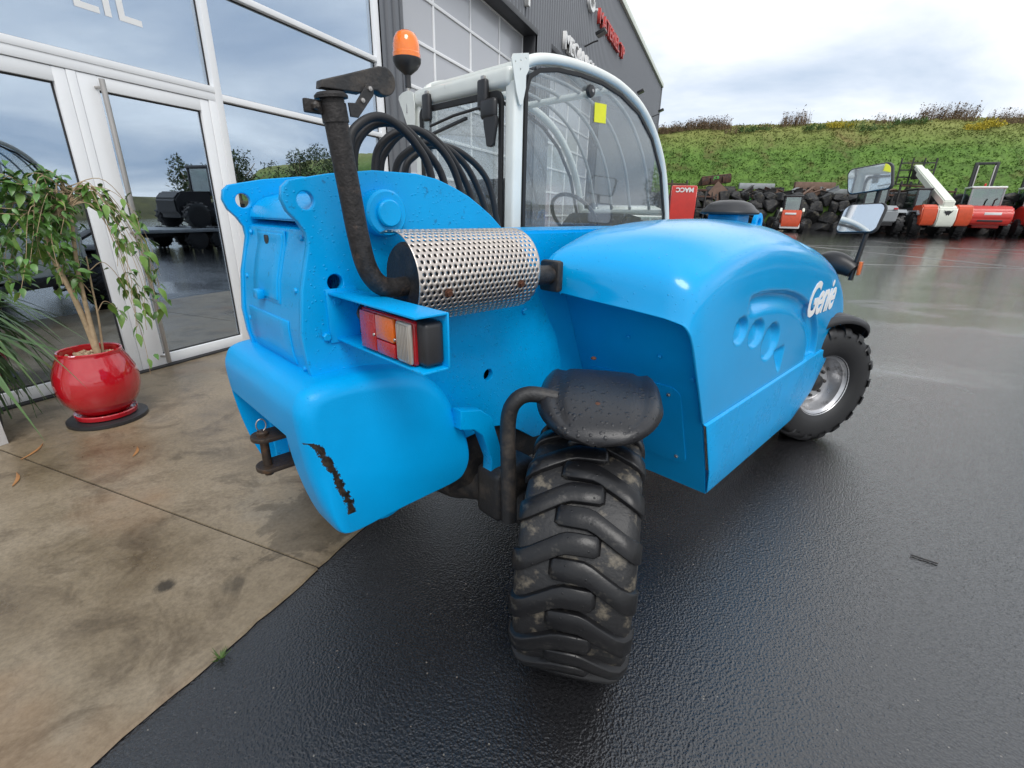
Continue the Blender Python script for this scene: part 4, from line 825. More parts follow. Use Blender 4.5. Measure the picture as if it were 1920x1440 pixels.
# ---- lamp pod, mirrors
pod = fm('lamp_pod', *[(lambda V_, F_: (V_, F_))(*tubeVF(crom([(.60, 4.3, 1.20), (.66, 4.29, 1.225), (.73, 4.27, 1.23), (.80, 4.26, 1.215), (.86, 4.25, 1.185)], 4), [.015, .04, .06, .07, .077, .082, .084, .085, .084, .082, .078, .074, .068, .064, .06, .056, .05], 18))][0], BLACK, TH, 60)
box('turn_signal', (.885, 4.22, 1.16), (.905, 4.28, 1.255), LORG, pod, .006, 3)
pole = tube('mirror_pole', [(.855, 4.25, 1.12), (.862, 4.25, 1.22), (.875, 4.26, 1.40), (.885, 4.27, 1.62), (.89, 4.27, 1.84)], .016, BLACK, TH, 10, 4)
def mirror(c, nrm, w, h, rot, sh):
    nrm = Vector(nrm).normalized(); X = Vector((0, 0, 1)).cross(nrm).normalized(); Fm = frame(c, X, nrm.cross(X)) @ Matrix.Rotation(R(rot), 4, 'Z')
    P = rrect(-w/2, -h/2, w/2, h/2, min(w, h)*.2); P = [(x+sh*y, y+.10*h*(1-(2*x/w)**2)*(1 if y > 0 else .15)) for x, y in P]
    hs_ = plate('mirror_housing', P, [], .030, Fm @ Matrix.Translation((0, 0, -.017)), BLACK, TH, .008)
    P2 = [(x*.925, y*.905) for x, y in P]; plate('mirror_glass', P2, [], .004, Fm @ Matrix.Translation((0, 0, .0005)), MIRR, hs_, .0005); return hs_
mirror((.82, 4.22, 1.798), (-.235, -.97, .02), .275, .170, 8, -.10); mirror((.825, 4.22, 1.543), (-.20, -.95, .22), .265, .195, 3, .13)
# ---- cab
PRF = [(1.90, .75), (1.90, 1.5), (1.905, 2.10), (1.925, 2.19), (1.98, 2.245), (2.12, 2.285), (2.35, 2.305), (2.6, 2.300), (2.82, 2.27), (3.05, 2.195), (3.25, 2.06), (3.42, 1.85), (3.54, 1.56), (3.60, 1.28), (3.63, .75)]
XR, XL = -.30, -1.10
def ctube(name, P, r, m, parent=TH, n=4, seg=12): return tube(name, P, r, m, parent, seg, n)
cb = box('cab_tub', (XL+.0, 1.92, .55), (XR, 3.6, 1.22), WHITE, TH, .03); box('cab_floor_step', (XL-.03, 2.5, .42), (XL+.2, 3.3, .56), BLACK, cb, .01)
for x in (XR, XL): ctube('cab_frame', [(x, *p) for p in PRF], .028, WHITE)
box('rear_roof_beam', (XL-.02, 1.85, 2.125), (XR+.01, 1.95, 2.215), WHITE, TH, .028, 4); box('rear_sill', (XL+.02, 1.87, 1.20), (XR-.02, 1.93, 1.32), WHITE, TH, .01)
box('rear_pillar', (XR-.035, 1.865, 1.1), (XR+.036, 1.935, 2.15), WHITE, TH, .014, 3); box('rear_pillar', (XL-.036, 1.865, 1.1), (XL+.035, 1.935, 2.15), WHITE, TH, .014, 3)
tub = [(x, y) for x, y in ((1.955, 1.235), (1.955, 2.12), (1.98, 2.19), (2.06, 2.235), (2.2, 2.262), (2.4, 2.272), (2.6, 2.267), (2.8, 2.236), (3.02, 2.165), (3.215, 2.035), (3.385, 1.83), (3.50, 1.55), (3.555, 1.28), (3.55, 1.235))]
def inset(P, d):
    c = np.mean(P, axis=0); out = []; n = len(P)
    for i in range(n):
        a, b, c2 = np.array(P[i-1]), np.array(P[i]), np.array(P[(i+1) % n]); t1 = (b-a)/np.linalg.norm(b-a); t2 = (c2-b)/np.linalg.norm(c2-b)
        n1, n2_ = np.array((t1[1], -t1[0])), np.array((t2[1], -t2[0])); m_ = n1+n2_; m_ = m_/np.linalg.norm(m_); out.append(tuple(b+m_*d/max(.5, m_@n1)))
    return out
tin = inset(tub, .022)
for x, s_ in ((XR+.014, 1), (XL-.014, -1)):
    plate('window_seal', tub, [tin], .016, YZ(x), RUBBER, TH, .003); w_ = plate('side_window', inset(tub, .010), [], .005, YZ(x), GCAB, TH, .0005)
    if s_ > 0:
        plate('label', [(2.54, 2.05), (2.655, 2.055), (2.65, 2.155), (2.535, 2.15)], [], .0012, YZ(x+.005), YEL, w_, .0001)
        lathe('knob', [(.03, 0), (.034, .008), (.030, .022), (.016, .026), (0, .026)], BLACK, w_, 20, axm((x+.004, 2.475, 2.195), (1, 0, 0))); lathe('screw', [(.009, 0), (.008, .004), (0, .004)], STEEL, w_, 12, axm((x+.03, 2.475, 2.195), (1, 0, 0)))
# rear window with seal, hinges, wiper
ro = rrect(XL+.035, 1.30, XR-.045, 2.118, .05); XZ = frame((0, 1.865, 0), (1, 0, 0), (0, 0, 1)); rin = [((p[0]+.70)*.925-.70, (p[1]-1.71)*.925+1.71) for p in ro]
plate('window_seal', ro, [rin], .018, XZ, RUBBER, TH, .003); rw = plate('rear_window', [((p[0]+.70)*.96-.70, (p[1]-1.71)*.96+1.71) for p in ro], [], .005, XZ, GCAB, TH, .0005)
for x in (XL+.14, XR-.17): box('hinge', (x-.035, 1.825, 2.035), (x+.035, 1.858, 2.175), BLACK, rw, .014, 3); box('hinge_clip', (x-.012, 1.835, 2.165), (x+.012, 1.86, 2.19), STEEL, rw, .002)
box('wiper_motor', (XR-.18, 1.82, 1.99), (XR-.06, 1.853, 2.085), BLACK, rw, .02, 3); plate('handle', smoothpoly([(XR-.15, 2.0), (XR-.06, 2.0), (XR-.075, 1.90), (XR-.085, 1.865), (XR-.125, 1.865), (XR-.135, 1.90)], 4), [], .022, frame((0, 1.836, 0), (1, 0, 0), (0, 0, 1)), BLACK, rw, .004)
tube('wiper_arm', [(XR-.15, 1.83, 2.05), (XR-.40, 1.83, 2.035), (XR-.62, 1.832, 2.005)], .008, BLACK, rw, 8); box('wiper_blade', (XR-.66, 1.833, 1.978), (XR-.30, 1.85, 1.994), BLACK, rw, .003, mtx=Matrix.Translation((XR-.48, 0, 1.986)) @ Matrix.Rotation(R(-9), 4, 'Y') @ Matrix.Translation((-XR+.48, 0, -1.986)))
plate('corner_bracket', [(1.825, 2.225), (1.835, 2.245), (1.94, 2.268), (1.945, 2.20), (1.925, 2.17), (1.925, 2.12), (1.905, 2.045), (1.885, 2.04), (1.862, 2.09)], [circ((1.85, 2.215), .005, 10), circ((1.885, 2.225), .005, 10), circ((1.92, 2.24), .005, 10), circ((1.885, 2.19), .005, 10)], .006, YZ(XR+.05), WHITE, TH, .001)
# roof glass, guard bars, front bars
V, F = [], []
prg = crom([p for p in PRF[3:13]], 3)
for p in prg: V += [(XL+.03, p[0], p[1]-.008), (XR-.03, p[0], p[1]-.008)]
for i in range(len(prg)-1): F.append((2*i, 2*i+1, 2*i+3, 2*i+2))
rg_ = fm('roof_glass', V, F, GCAB, TH, 60)
for i in range(4): x = XL+.14+i*(XR-XL-.28)/3; ctube('guard_bar', [(x, p[0], p[1]+.012) for p in PRF[4:13]], .012, GREYM, rg_, 3, 8)
for k in (4, 8, 12): p = PRF[k]; tube('cross_bar', [(XL, p[0], p[1]), (XR, p[0], p[1])], .022, WHITE, TH, 10)
ctube('door_post', [(XL, 2.72, 1.2), (XL, 2.74, 1.8), (XL, 2.76, 2.28)], .022, WHITE)
# seat, wheel, console
sc = box('seat', (-.92, 2.18, 1.02), (-.46, 2.62, 1.15), BLACK, TH, .05, 4); box('seat_back', (-.90, 2.10, 1.12), (-.48, 2.23, 1.74), BLACK, sc, .05, 4, mtx=Matrix.Translation((0, 2.2, 1.1)) @ Matrix.Rotation(R(8), 4, 'X') @ Matrix.Translation((0, -2.2, -1.1)))
cn = prism('dash_console', [(3.15, 1.1), (3.10, 1.45), (3.22, 1.55), (3.45, 1.52), (3.5, 1.1)], -.98, -.42, BLACK, TH, .02); tube('steering_column', [(-.70, 3.15, 1.3), (-.70, 2.95, 1.50)], .03, BLACK, cn, 10)
tube('steering_wheel', [Vector((-.70, 2.93, 1.52))+Vector((.19*math.cos(a), -.12*math.sin(a), .15*math.sin(a))) for a in np.linspace(0, 2*math.pi, 32)], .014, BLACK, cn, 8)
# beacon
be = lathe('beacon', [(0, 2.235), (.018, 2.235), (.018, 2.30), (.03, 2.31), (.062, 2.335), (.080, 2.362), (.083, 2.386), (0, 2.385)], BLACK, TH, 28, Matrix.Translation((-1.17, 1.86, 0)))
lathe('lens', [(.080, 2.386), (.081, 2.41), (.078, 2.414), (.077, 2.45), (.071, 2.482), (.056, 2.508), (.03, 2.523), (0, 2.526)], BEACON, be, 32, Matrix.Translation((-1.17, 1.86, 0)))
plate('beacon_bracket', smoothpoly([(-1.25, 2.20), (-1.10, 2.20), (-1.10, 2.0), (-1.14, 1.98), (-1.22, 2.12)], 3), [], .006, frame((0, 1.845, 0), (1, 0, 0), (0, 0, 1)), WHITE, be, .001); tube('stem', [(-1.17, 1.85, 2.10), (-1.17, 1.855, 2.17), (-1.17, 1.86, 2.24)], .012, STEEL, be, 10); tube('wing_nut', [(-1.21, 1.85, 2.19), (-1.13, 1.85, 2.185)], .008, STEEL, be, 8)
# ================================================================ far side of the yard
def grass_mat(name, blades):
    m = bpy.data.materials.new(name); m.use_nodes = True; t = m.node_tree; b = t.nodes['Principled BSDF']; ge = N(t, 'ShaderNodeNewGeometry'); P = ge.outputs['Position']
    n1 = N(t, 'ShaderNodeTexNoise', i_Scale=.32, i_Detail=7, i_Roughness=.65); lk(t, P, n1.inputs['Vector']); n2 = N(t, 'ShaderNodeTexNoise', i_Scale=2.6, i_Detail=4); lk(t, P, n2.inputs['Vector'])
    a = ramp(t, [(.30, (.18, .125, .058)), (.36, (.12, .14, .04)), (.45, (.095, .18, .035)), (.6, (.13, .225, .045)), (.75, (.085, .165, .045))]); lk(t, n1.outputs[0], a.inputs[0])
    v = ramp(t, [(.3, (.7, .7, .7)), (.7, (1.2, 1.2, 1.15))]); lk(t, n2.outputs[0], v.inputs[0])
    mm = N(t, 'ShaderNodeMix', data_type='RGBA', blend_type='MULTIPLY', i_0=1.); lk(t, a.outputs[0], mm.inputs[6]); lk(t, v.outputs[0], mm.inputs[7])
    sp = N(t, 'ShaderNodeSeparateXYZ'); lk(t, P, sp.inputs[0]); mr = N(t, 'ShaderNodeMapRange', i_1=6.2, i_2=8.6); lk(t, sp.outputs['Z'], mr.inputs[0])
    m2 = N(t, 'ShaderNodeMix', data_type='RGBA'); lk(t, mr.outputs[0], m2.inputs[0]); lk(t, mm.outputs[2], m2.inputs[6]); m2.inputs[7].default_value = (.26, .265, .085, 1)
    lk(t, m2.outputs[2], b.inputs['Base Color']); b.inputs['Roughness'].default_value = .7; b.inputs['Specular IOR Level'].default_value = .2
    return m
GRS = grass_mat('grass', True)
from mathutils import noise as mn
def D0(X): return max(30.0, 38-(X-10)*.35) if X > 10 else 38+(10-X)*.1
PRO = [(-.2, .2), (.0, 2.35), (.9, 2.65), (2.6, 2.8), (4.2, 3.9), (6.0, 5.4), (8.0, 7.1), (9.4, 8.2), (11, 8.75), (16, 8.95), (40, 9.2)]
def bank(X, s):
    D = D0(X)+float(np.interp(s, range(len(PRO)), [p[0] for p in PRO])); z = float(np.interp(s, range(len(PRO)), [p[1] for p in PRO]))
    k = 0 if s < 1 else (.35 if s < 7 else .25); z += k*mn.noise((X*.35, s*1.3, 0))+k*.5*mn.noise((X*1.3, s*3, 5))
    p = yard(X, D, z); return p
Xs = np.arange(-24, 95, .7); Ss = np.arange(0, 10.01, .25); V = [bank(x, s) for s in Ss for x in Xs]; n = len(Xs)
struct(fm('grass_bank', V, [(j*n+i, j*n+i+1, (j+1)*n+i+1, (j+1)*n+i) for j in range(len(Ss)-1) for i in range(n-1)], GRS, None, 0))
V, F = [], []
for _ in range(52000):
    X = random.uniform(7, 46); s = random.uniform(2.0, 8.7) if random.random() < .9 else random.uniform(8.7, 9.2); p = bank(X, s); h = random.uniform(.04, .12)*(1.7 if s > 8.2 else 1)*(1.4 if s < 3.5 else 1)
    a = random.uniform(0, 3.14); w = random.uniform(.03, .07); q = Vector((math.cos(a), math.sin(a), 0))*w; l = Vector((random.gauss(0, .07), random.gauss(0, .07), h)); k = len(V)
    V += [p-q, p+q, p+l+q*.3, p+l*1.15+Vector((random.gauss(0, .05), 0, -.02))]; F += [(k, k+1, k+2), (k, k+2, k+3)]
struct(fm('grass', V, F, GRS, None, 0), 'stuff')
# weeds on the crest
def weed(X, s, w, h, m, lab, lean=.5, n=260, grp=None, leafy=0):
    c = bank(X, s); V, F = [], []
    for _ in range(n):
        b = Vector((random.uniform(-w, w), random.uniform(-.5, .5), -.1)); b = RR*b.x+HH*b.y+Vector((0, 0, -.1)); hh = h*random.uniform(.4, 1)*(1-.5*(abs(random.gauss(0, .5)))**2 if True else 1); hh = max(.2, hh)
        tip = b+RR*(lean*hh*random.uniform(.2, 1.0))+HH*random.gauss(0, .1)+Vector((0, 0, hh)); q = RR*.014; k = len(V); V += [b-q, b+q, tip]; F.append((k, k+1, k+2))
        for _ in range(leafy):
            t = random.uniform(.35, 1); p = b.lerp(tip, t); d = Vector((random.gauss(0, .07), random.gauss(0, .07), random.gauss(0, .06))); e = Vector((random.gauss(0, .025), random.gauss(0, .025), random.gauss(0, .03))); k = len(V); V += [p, p+d+e, p+d-e]; F.append((k, k+1, k+2))
    o = fm('weed_clump', V, F, m, None, 0); o.location = c; return tag(o, lab, 'weeds', grp)
for i, X in enumerate((13.2, 14.2, 15.3, 16.2, 17.2)): weed(X, 7.2, .8, .8+.12*i, TWIG, 'dark brown dry weeds along the crest of the bank near the building', .05, 220, 'brown weeds on the bank near the building', 3)
for i, X in enumerate((22.0, 22.9)): weed(X, 7.3, .55, 1.4, TWIG, 'upright dry brown weed stalks on the crest, mid bank', .03, 130, 'dry stalks mid bank', 2)
for X in (31.2, 32.4, 33.4): weed(X, 7.6, .8, 1.4, TWIG, 'tall reddish weeds bending in the wind behind the white boom', .45, 150, 'tall weeds behind the white boom', 3)
for X in (35.6, 36.6, 37.8, 39.6): weed(X, 7.3, .9, 1.35, TWIG, 'tall dark weeds bent over by the wind above the red forklifts', .8, 150, 'bent weeds above the forklifts', 2)
weed(25.2, 6.9, .9, .6, YFLOW, 'low bright yellow weeds on the bank above the mirrors', .1, 120, None, 6)
for X in (33.2, 34.4): weed(X, 6.8, .8, .6, YFLOW, 'low yellow weeds on the bank above the red forklifts', .1, 110, 'yellow weeds above the forklifts', 6)
for X in (19.5, 24.0, 27.5, 29.5): weed(X, 6.9, 1.2, .55, WEED, 'low green weed patch on the upper bank', .1, 130, 'green weed patches on the bank', 7)
for X, h_ in ((11.6, .9), (12.4, .7), (18.2, .8), (20.6, .6), (26.2, .7), (28.4, .9), (30.2, 1.0)): weed(X, random.uniform(6.9, 8.0), .9, h_, random.choice((TWIG, WEED)), 'thin straggling weeds scattered along the crest of the bank', .15, 90, 'straggling weeds along the crest', 2)
# boulder wall
SM = []
for k in range(9):
    bm = bmesh.new()
    for _ in range(15):
        d = Vector([random.gauss(0, 1) for _ in range(3)]).normalized(); d = Vector([math.copysign(abs(c)**.62, c) for c in d])*random.uniform(.82, 1.0); bm.verts.new(d)
    rh = bmesh.ops.convex_hull(bm, input=bm.verts); bmesh.ops.delete(bm, geom=[v for v in rh['geom_interior'] if isinstance(v, bmesh.types.BMVert)], context='VERTS')
    bmesh.ops.bevel(bm, geom=list(bm.edges), offset=.05, segments=1, affect='EDGES')
    me = bpy.data.meshes.new('stone'); bm.to_mesh(me); bm.free(); me.materials.append(STONE); SM.append(me)
sw = thing('stone_wall', 'rough retaining wall of stacked dark boulders at the foot of the bank', 'stone wall', yard(18, D0(18)-.3))
inv = Matrix.Translation(-sw.location)
rowz = [(.42, .62), (1.05, .56), (1.68, .52), (2.22, .44)]
for r_, (dz, sz) in enumerate(rowz):
    X = 8.5+r_*.37
    while X < 36:
        w = random.uniform(.42, .68)*sz/.55; o = bpy.data.objects.new('stone', random.choice(SM)); link(o, sw); p = yard(X+w, D0(X+w)-.25+r_*.12)
        o.location = Vector((p.x, p.y, gz(p.x, p.y)+dz-.18+random.uniform(-.07, .07)))-sw.location; o.scale = (w*1.22, .6, sz*1.0*random.uniform(.85, 1.15)); o.rotation_euler = (random.uniform(-.2, .2), random.uniform(-.35, .35), YAWH+random.choice((0, math.pi))+random.uniform(-.3, .3)); X += w*2*random.uniform(.84, .98)
pb_ = bpy.data.objects.new('boulder', SM[2].copy()); COL.objects.link(pb_); pb_.data.materials[0] = STONEP; p = yard(17.9, 34.2); pb_.location = (p.x, p.y, p.z+.22); pb_.scale = (.5, .4, .36); tag(pb_, 'pale tan boulder lying loose in front of the dark stone wall', 'boulder')
# ---- attachments lying on the wall
def at(X, D, z): return yard(X, D, z)
def att(name, lab, cat, X, D, z, rz=0, grp=None): return thing(name, lab, cat, at(X, D, z), YAWH+rz, grp)
def bucket(root, w, d, h, m, teeth=False, th=.03):
    pr = [(0, h), (-d*.15, h*.55), (-d*.05, h*.12), (d*.35, 0), (d, .02), (d, .02+th), (d*.35, th), (th, h*.16), (-d*.12+th, h*.56), (th, h)]
    b = prism('shell', pr, -w/2, w/2, m, root, 0)
    for x in (-w/2, w/2-th): prism('cheek', [(0, h), (-d*.15, h*.55), (-d*.05, h*.12), (d*.35, 0), (d, .02), (d*.8, h*.4)], x-.005, x+th+.005, m, root, 0)
    box('top_beam', (-w/2, -.02, h-.06), (w/2, .10, h+.03), m, root, .02)
    for x in (-w*.2, w*.2): box('coupler_ear', (x-.03, -.22, h*.3), (x+.03, 0, h*.85), m, root, .01)
t = att('loader_bucket', 'tilted brown bucket with green JCB paint lying on top of the heap', 'bucket', 14.55, 37.5, 3.62, 0); t.rotation_euler = (R(8), R(-7), YAWH)
bucket(t, 2.1, .7, .62, RUSTY); text('spray_lettering', 'JCB', .26, frame((-.25, -.13, .42), (1, 0, 0), (0, .1, 1)), GREENP, t, .004)
t = att('loader_bucket', 'dark rusty bucket lying under the tilted JCB bucket', 'bucket', 14.9, 37.3, 2.75); bucket(t, 2.0, .8, .75, IRON)
t = att('steel_beam', 'long galvanised steel beam on the wall left of the brown beam', 'beam', 17.75, 38.0, 2.85); boxes('beam', [((-1.3, -.1, .55), (1.3, .1, .95))], GREYST, t, .01); 
for x in (-.9, .5): box('support', (x, -.12, 0), (x+.12, .12, .55), RUSTY, t, .01)
t = att('steel_box', 'grey steel box beam lying below the galvanised beam', 'beam', 16.6, 37.2, 2.72); box('beam', (-.7, -.2, 0), (.7, .2, .42), GREYST, t, .02); box('end_plate', (.7, -.25, -.0), (.75, .25, .5), RUSTY, t, .01)
t = att('loader_bucket', 'brown bucket covered in green spray painted marks on the wall', 'bucket', 17.2, 36.6, 2.42); bucket(t, 1.75, .6, .62, WOODP); text('spray_lettering', 'CASE 580', .30, frame((-.72, -.15, .18), (1, 0, 0), (0, .05, 1)), GREENP, t, .004, sx=1.1, bold=.01)
t = att('loader_bucket', 'small dark curved bucket beside the green marked bucket', 'bucket', 18.85, 37.0, 2.75); bucket(t, .9, .6, .72, IRON)
t = att('steel_beam', 'long weathered brown beam lying along the top of the wall', 'beam', 20.9, 36.0, 2.85); box('beam', (-1.45, -.12, .45), (1.35, .12, .98), WOODP, t, .02); box('support', (-1.2, -.1, 0), (-.95, .1, .45), RUSTY, t, .01); box('support', (.8, -.1, 0), (1.05, .1, .45), RUSTY, t, .01)
t = att('steel_box', 'pale grey steel box lying against the brown beam', 'beam', 22.0, 35.2, 2.75); box('beam', (-.85, -.18, .25), (.85, .18, .62), GREYST, t, .02); box('skid', (-.7, -.15, 0), (.7, .15, .25), IRON, t, .02)
t = att('steel_plate', 'rusty square plate standing on its corner in the heap', 'plate', 14.3, 36.3, 2.55); prism('plate', [(-.03, .0), (.03, 0), (.03, 1.0), (-.03, 1.0)], -.5, .5, WOODP, t, .005, mtx=Matrix.Translation((0, 0, .55)) @ Matrix.Rotation(R(38), 4, 'Y') @ Matrix.Translation((0, 0, -.5))); box('prop', (-.05, .02, 0), (.05, .4, .4), RUSTY, t, .01)
t = att('orange_arm', 'orange hydraulic arm lying among the scrap on the wall', 'arm', 18.95, 35.5, 2.62); tube('arm', [(-.4, 0, .05), (0, 0, .16), (.42, 0, .34)], .07, REDO, t, 8); box('clevis', (.38, -.06, .26), (.55, .06, .44), REDO, t, .02)
RB = [(random.uniform(12.2, 27.0), random.uniform(.5, 2.2), random.uniform(0, .55)) for _ in range(90)]
for i, (X, dd, z) in enumerate(RB):
    t = att('scrap_piece', 'rusty steel offcut in the jumbled heap on the boulder wall', 'scrap', X, D0(X)+dd, 2.62+z, random.uniform(-.8, .8), 'rusty offcuts on the wall'); m_ = random.choice((RUSTY, IRON, WOODP, GREYST, IRON)); L = random.uniform(.5, 1.5)
    mt = Matrix.Rotation(random.uniform(-.5, .5), 4, 'Y'); boxes('web', [((-L/2, -.02, 0), (L/2, .02, .22), mt), ((-L/2, -.10, .22), (L/2, .10, .25), mt), ((-L/2, -.10, -.03), (L/2, .10, 0), mt)], m_, t, 0)
# pallet fork frames standing left of the wall
def forkframe(X, D, z, w, h, lab):
    t = att('fork_frame', lab, 'fork frame', X, D, z, random.uniform(-.2, .2))
    for x in (-w/2, w/2-.09, -w*.12): box('upright', (x, -.05, 0), (x+.09, .05, h), IRON, t, .01)
    for q in (.08, .45, .9): box('rail', (-w/2, -.06, h*q), (w/2, .06, h*q+.10), RUSTY if q > .8 else IRON, t, .01)
    for x in (-w*.3, w*.22): box('tine', (x, -.9, .0), (x+.12, -.05, .06), RUSTY, t, .01)
forkframe(10.0, 32.5, gz(*yard(10, 32.5).xy), 1.7, 2.9, 'tall dark fork frame standing behind the red bucket'); forkframe(11.7, 33.5, gz(*yard(11.7, 33.5).xy), 1.6, 2.6, 'dark fork frame standing left of the boulder wall'); forkframe(12.9, 34.5, gz(*yard(12.9, 34.5).xy), 1.4, 2.2, 'low rusty fork frame leaning by the end of the boulder wall')
forkframe(24.2, 31.5, gz(*yard(24.2, 31.5).xy), 1.8, 3.0, 'tall dark fork frame standing behind the white telehandler'); forkframe(26.4, 31.8, gz(*yard(26.4, 31.8).xy), 1.7, 2.7, 'dark fork frame standing between the white telehandler and the red forklift'); forkframe(22.4, 31.4, gz(*yard(22.4, 31.4).xy), 1.6, 2.4, 'dark fork frame standing behind the dark wheel loader')
# red upturned bucket
t = att('red_bucket', 'big red bucket standing upturned with white MACC lettering', 'bucket', 7.95, 24.2, gz(*yard(7.95, 24.2).xy), -.15)
prism('shell', [(.05, 0), (-.10, 1.2), (-.02, 2.25), (.12, 2.30), (.62, 1.9), (.70, 1.2), (.45, 0)], -.58, .58, REDP, t, .03); box('edge_plate', (-.62, -.12, 0), (.62, .5, .06), REDP, t, .01)
text('brand_lettering', 'MACC', .27, frame((.42, -.07, 2.18), (-1, 0, 0), (0, .06, -1)), WHT, t, .004, bold=.012, sx=1.05)
# ---- wheels and far machines
def fwheel(parent, x, y, r, w, rimm, rz=0):
    mt = Matrix.Translation((x, y, r)) @ Matrix.Rotation(rz, 4, 'Z') @ Matrix.Rotation(R(90), 4, 'Y')
    o = lathe('wheel', [(r*.55, -w/2), (r*.86, -w*.48), (r*.97, -w*.38), (r, -w*.2), (r, w*.2), (r*.97, w*.38), (r*.86, w*.48), (r*.55, w/2)], TYREF, parent, 28, mt, 40)
    lathe('rim', [(r*.56, -w*.46), (r*.5, -w*.3), (r*.3, -w*.2), (0, -w*.22)], rimm, o, 20, mt); lathe('rim', [(r*.56, w*.46), (r*.5, w*.3), (r*.3, w*.2), (0, w*.22)], rimm, o, 20, mt)
    bm = bmesh.new(); n = 16
    for k in range(n):
        for s_ in (-1, 1): boxbm(bm, (s_*w*.02-(w*.46 if s_ < 0 else 0), -r*.06, r*.96), (s_*w*.02+(w*.46 if s_ > 0 else 0), r*.06, r*1.06), 0, 2, Matrix.Translation((x, y, r)) @ Matrix.Rotation(rz, 4, 'Z') @ Matrix.Rotation(2*math.pi*(k+(.5 if s_ > 0 else 0))/n, 4, 'X') @ Matrix.Rotation(.35*s_, 4, 'Z'))
    b2m('tread', bm, TYREF, o, 0)
def cabin(root, x0, x1, y0, y1, z0, z1, fm_, roof, gl):
    for x in (x0, x1):
        for y in (y0, y1): box('pillar', (x-.04, y-.04, z0), (x+.04, y+.04, z1), fm_, root, .01)
    box('roof', (x0-.08, y0-.08, z1), (x1+.08, y1+.08, z1+.12), roof, root, .04, 3)
    for a, b in (((x0+.04, y0-.01, z0), (x1-.04, y0+.01, z1)), ((x0+.04, y1-.01, z0), (x1-.04, y1+.01, z1)), ((x0-.01, y0+.04, z0), (x0+.01, y1-.04, z1)), ((x1-.01, y0+.04, z0), (x1+.01, y1-.04, z1))): box('window', a, b, gl, root, 0, smooth=0)
    box('seat', (x0+.2, y0+.25, z0-.05), (x1-.2, y0+.6, z0+.5), BLACK, root, .05)
GFAR = glass('far_glass', (.55, .66, .60), .18, .85)
# white and orange telehandler, rear towards us, boom raised
t = att('telehandler', 'white and orange telehandler parked with its white boom raised', 'telehandler', 23.0, 27.2, gz(*yard(23, 27.2).xy), R(-18))
prism('rear_body', [(-.30, .55), (-.42, .9), (-.36, 1.45), (-.1, 1.62), (1.4, 1.6), (3.2, 1.2), (3.2, .55)], -.42, .42, CREAM, t, .05)
for s_ in (-1, 1): prism('side_fairing', [(-.24, .6), (-.38, .95), (-.32, 1.5), (-.1, 1.66), (.9, 1.6), (1.0, 1.25), (.4, 1.1), (.2, .6)], .425*s_, 1.12*s_, REDO, t, .05)
LOGO = [(-.20, .16), (-.12, .10), (-.05, .13), (.05, .13), (.12, .10), (.20, .16), (.15, .04), (.10, -.02), (.05, -.12), (0, -.06), (-.05, -.12), (-.10, -.02), (-.15, .04)]
plate('emblem', LOGO, [], .01, frame((0, -.405, 1.22), (1, 0, 0), (0, -.08, 1)), BLACK, t, .001)
prism('cab_body', [(.95, .7), (.95, 1.5), (1.0, 1.55), (2.6, 1.5), (2.9, .7)], -1.10, -.44, BLACK, t, .03); cabin(t, -1.06, -.46, 1.05, 2.45, 1.5, 2.42, BLACK, BLACK, GFAR)
plate('emblem', [(p[0]*1.2, p[1]*1.0) for p in LOGO], [], .01, frame((-1.107, 1.55, 1.22), (0, -1, 0), (0, 0, 1)), WHT, t, .001)
prism('boom', [(-.20, 1.42), (-.25, 1.85), (4.2, 3.75), (4.3, 3.35)], -.26, .26, CREAM, t, .05); prism('boom_section', [(4.1, 3.42), (4.15, 3.68), (5.0, 4.03), (5.05, 3.8)], -.20, .20, CREAM, t, .03)
hd_ = boxes('fork_carriage', [((-.9, 5.1, 2.9+.4*i), (.9, 5.18, 2.97+.4*i)) for i in range(4)]+[((-.9+.6*i, 5.1, 2.9), (-.83+.6*i, 5.18, 4.4)) for i in range(4)], IRON, t, 0); box('boom_nose', (-.2, 4.8, 3.2), (.2, 5.1, 3.95), IRON, t, .04)
box('chassis', (-.5, .2, .5), (.5, 3.3, .95), IRON, t, .03)
for x in (-1.0, 1.0):
    for y in (.55, 2.95): fwheel(t, x, y, .62, .42, REDO if x < 0 else RIM, R(-12) if y < 1 else R(12)); prism('fender', [(y-.7, 1.15), (y-.45, 1.36), (y+.45, 1.36), (y+.7, 1.15), (y+.6, 1.1), (y+.4, 1.28), (y-.4, 1.28), (y-.6, 1.1)], x-.22, x+.22, GREYM, t, 0)
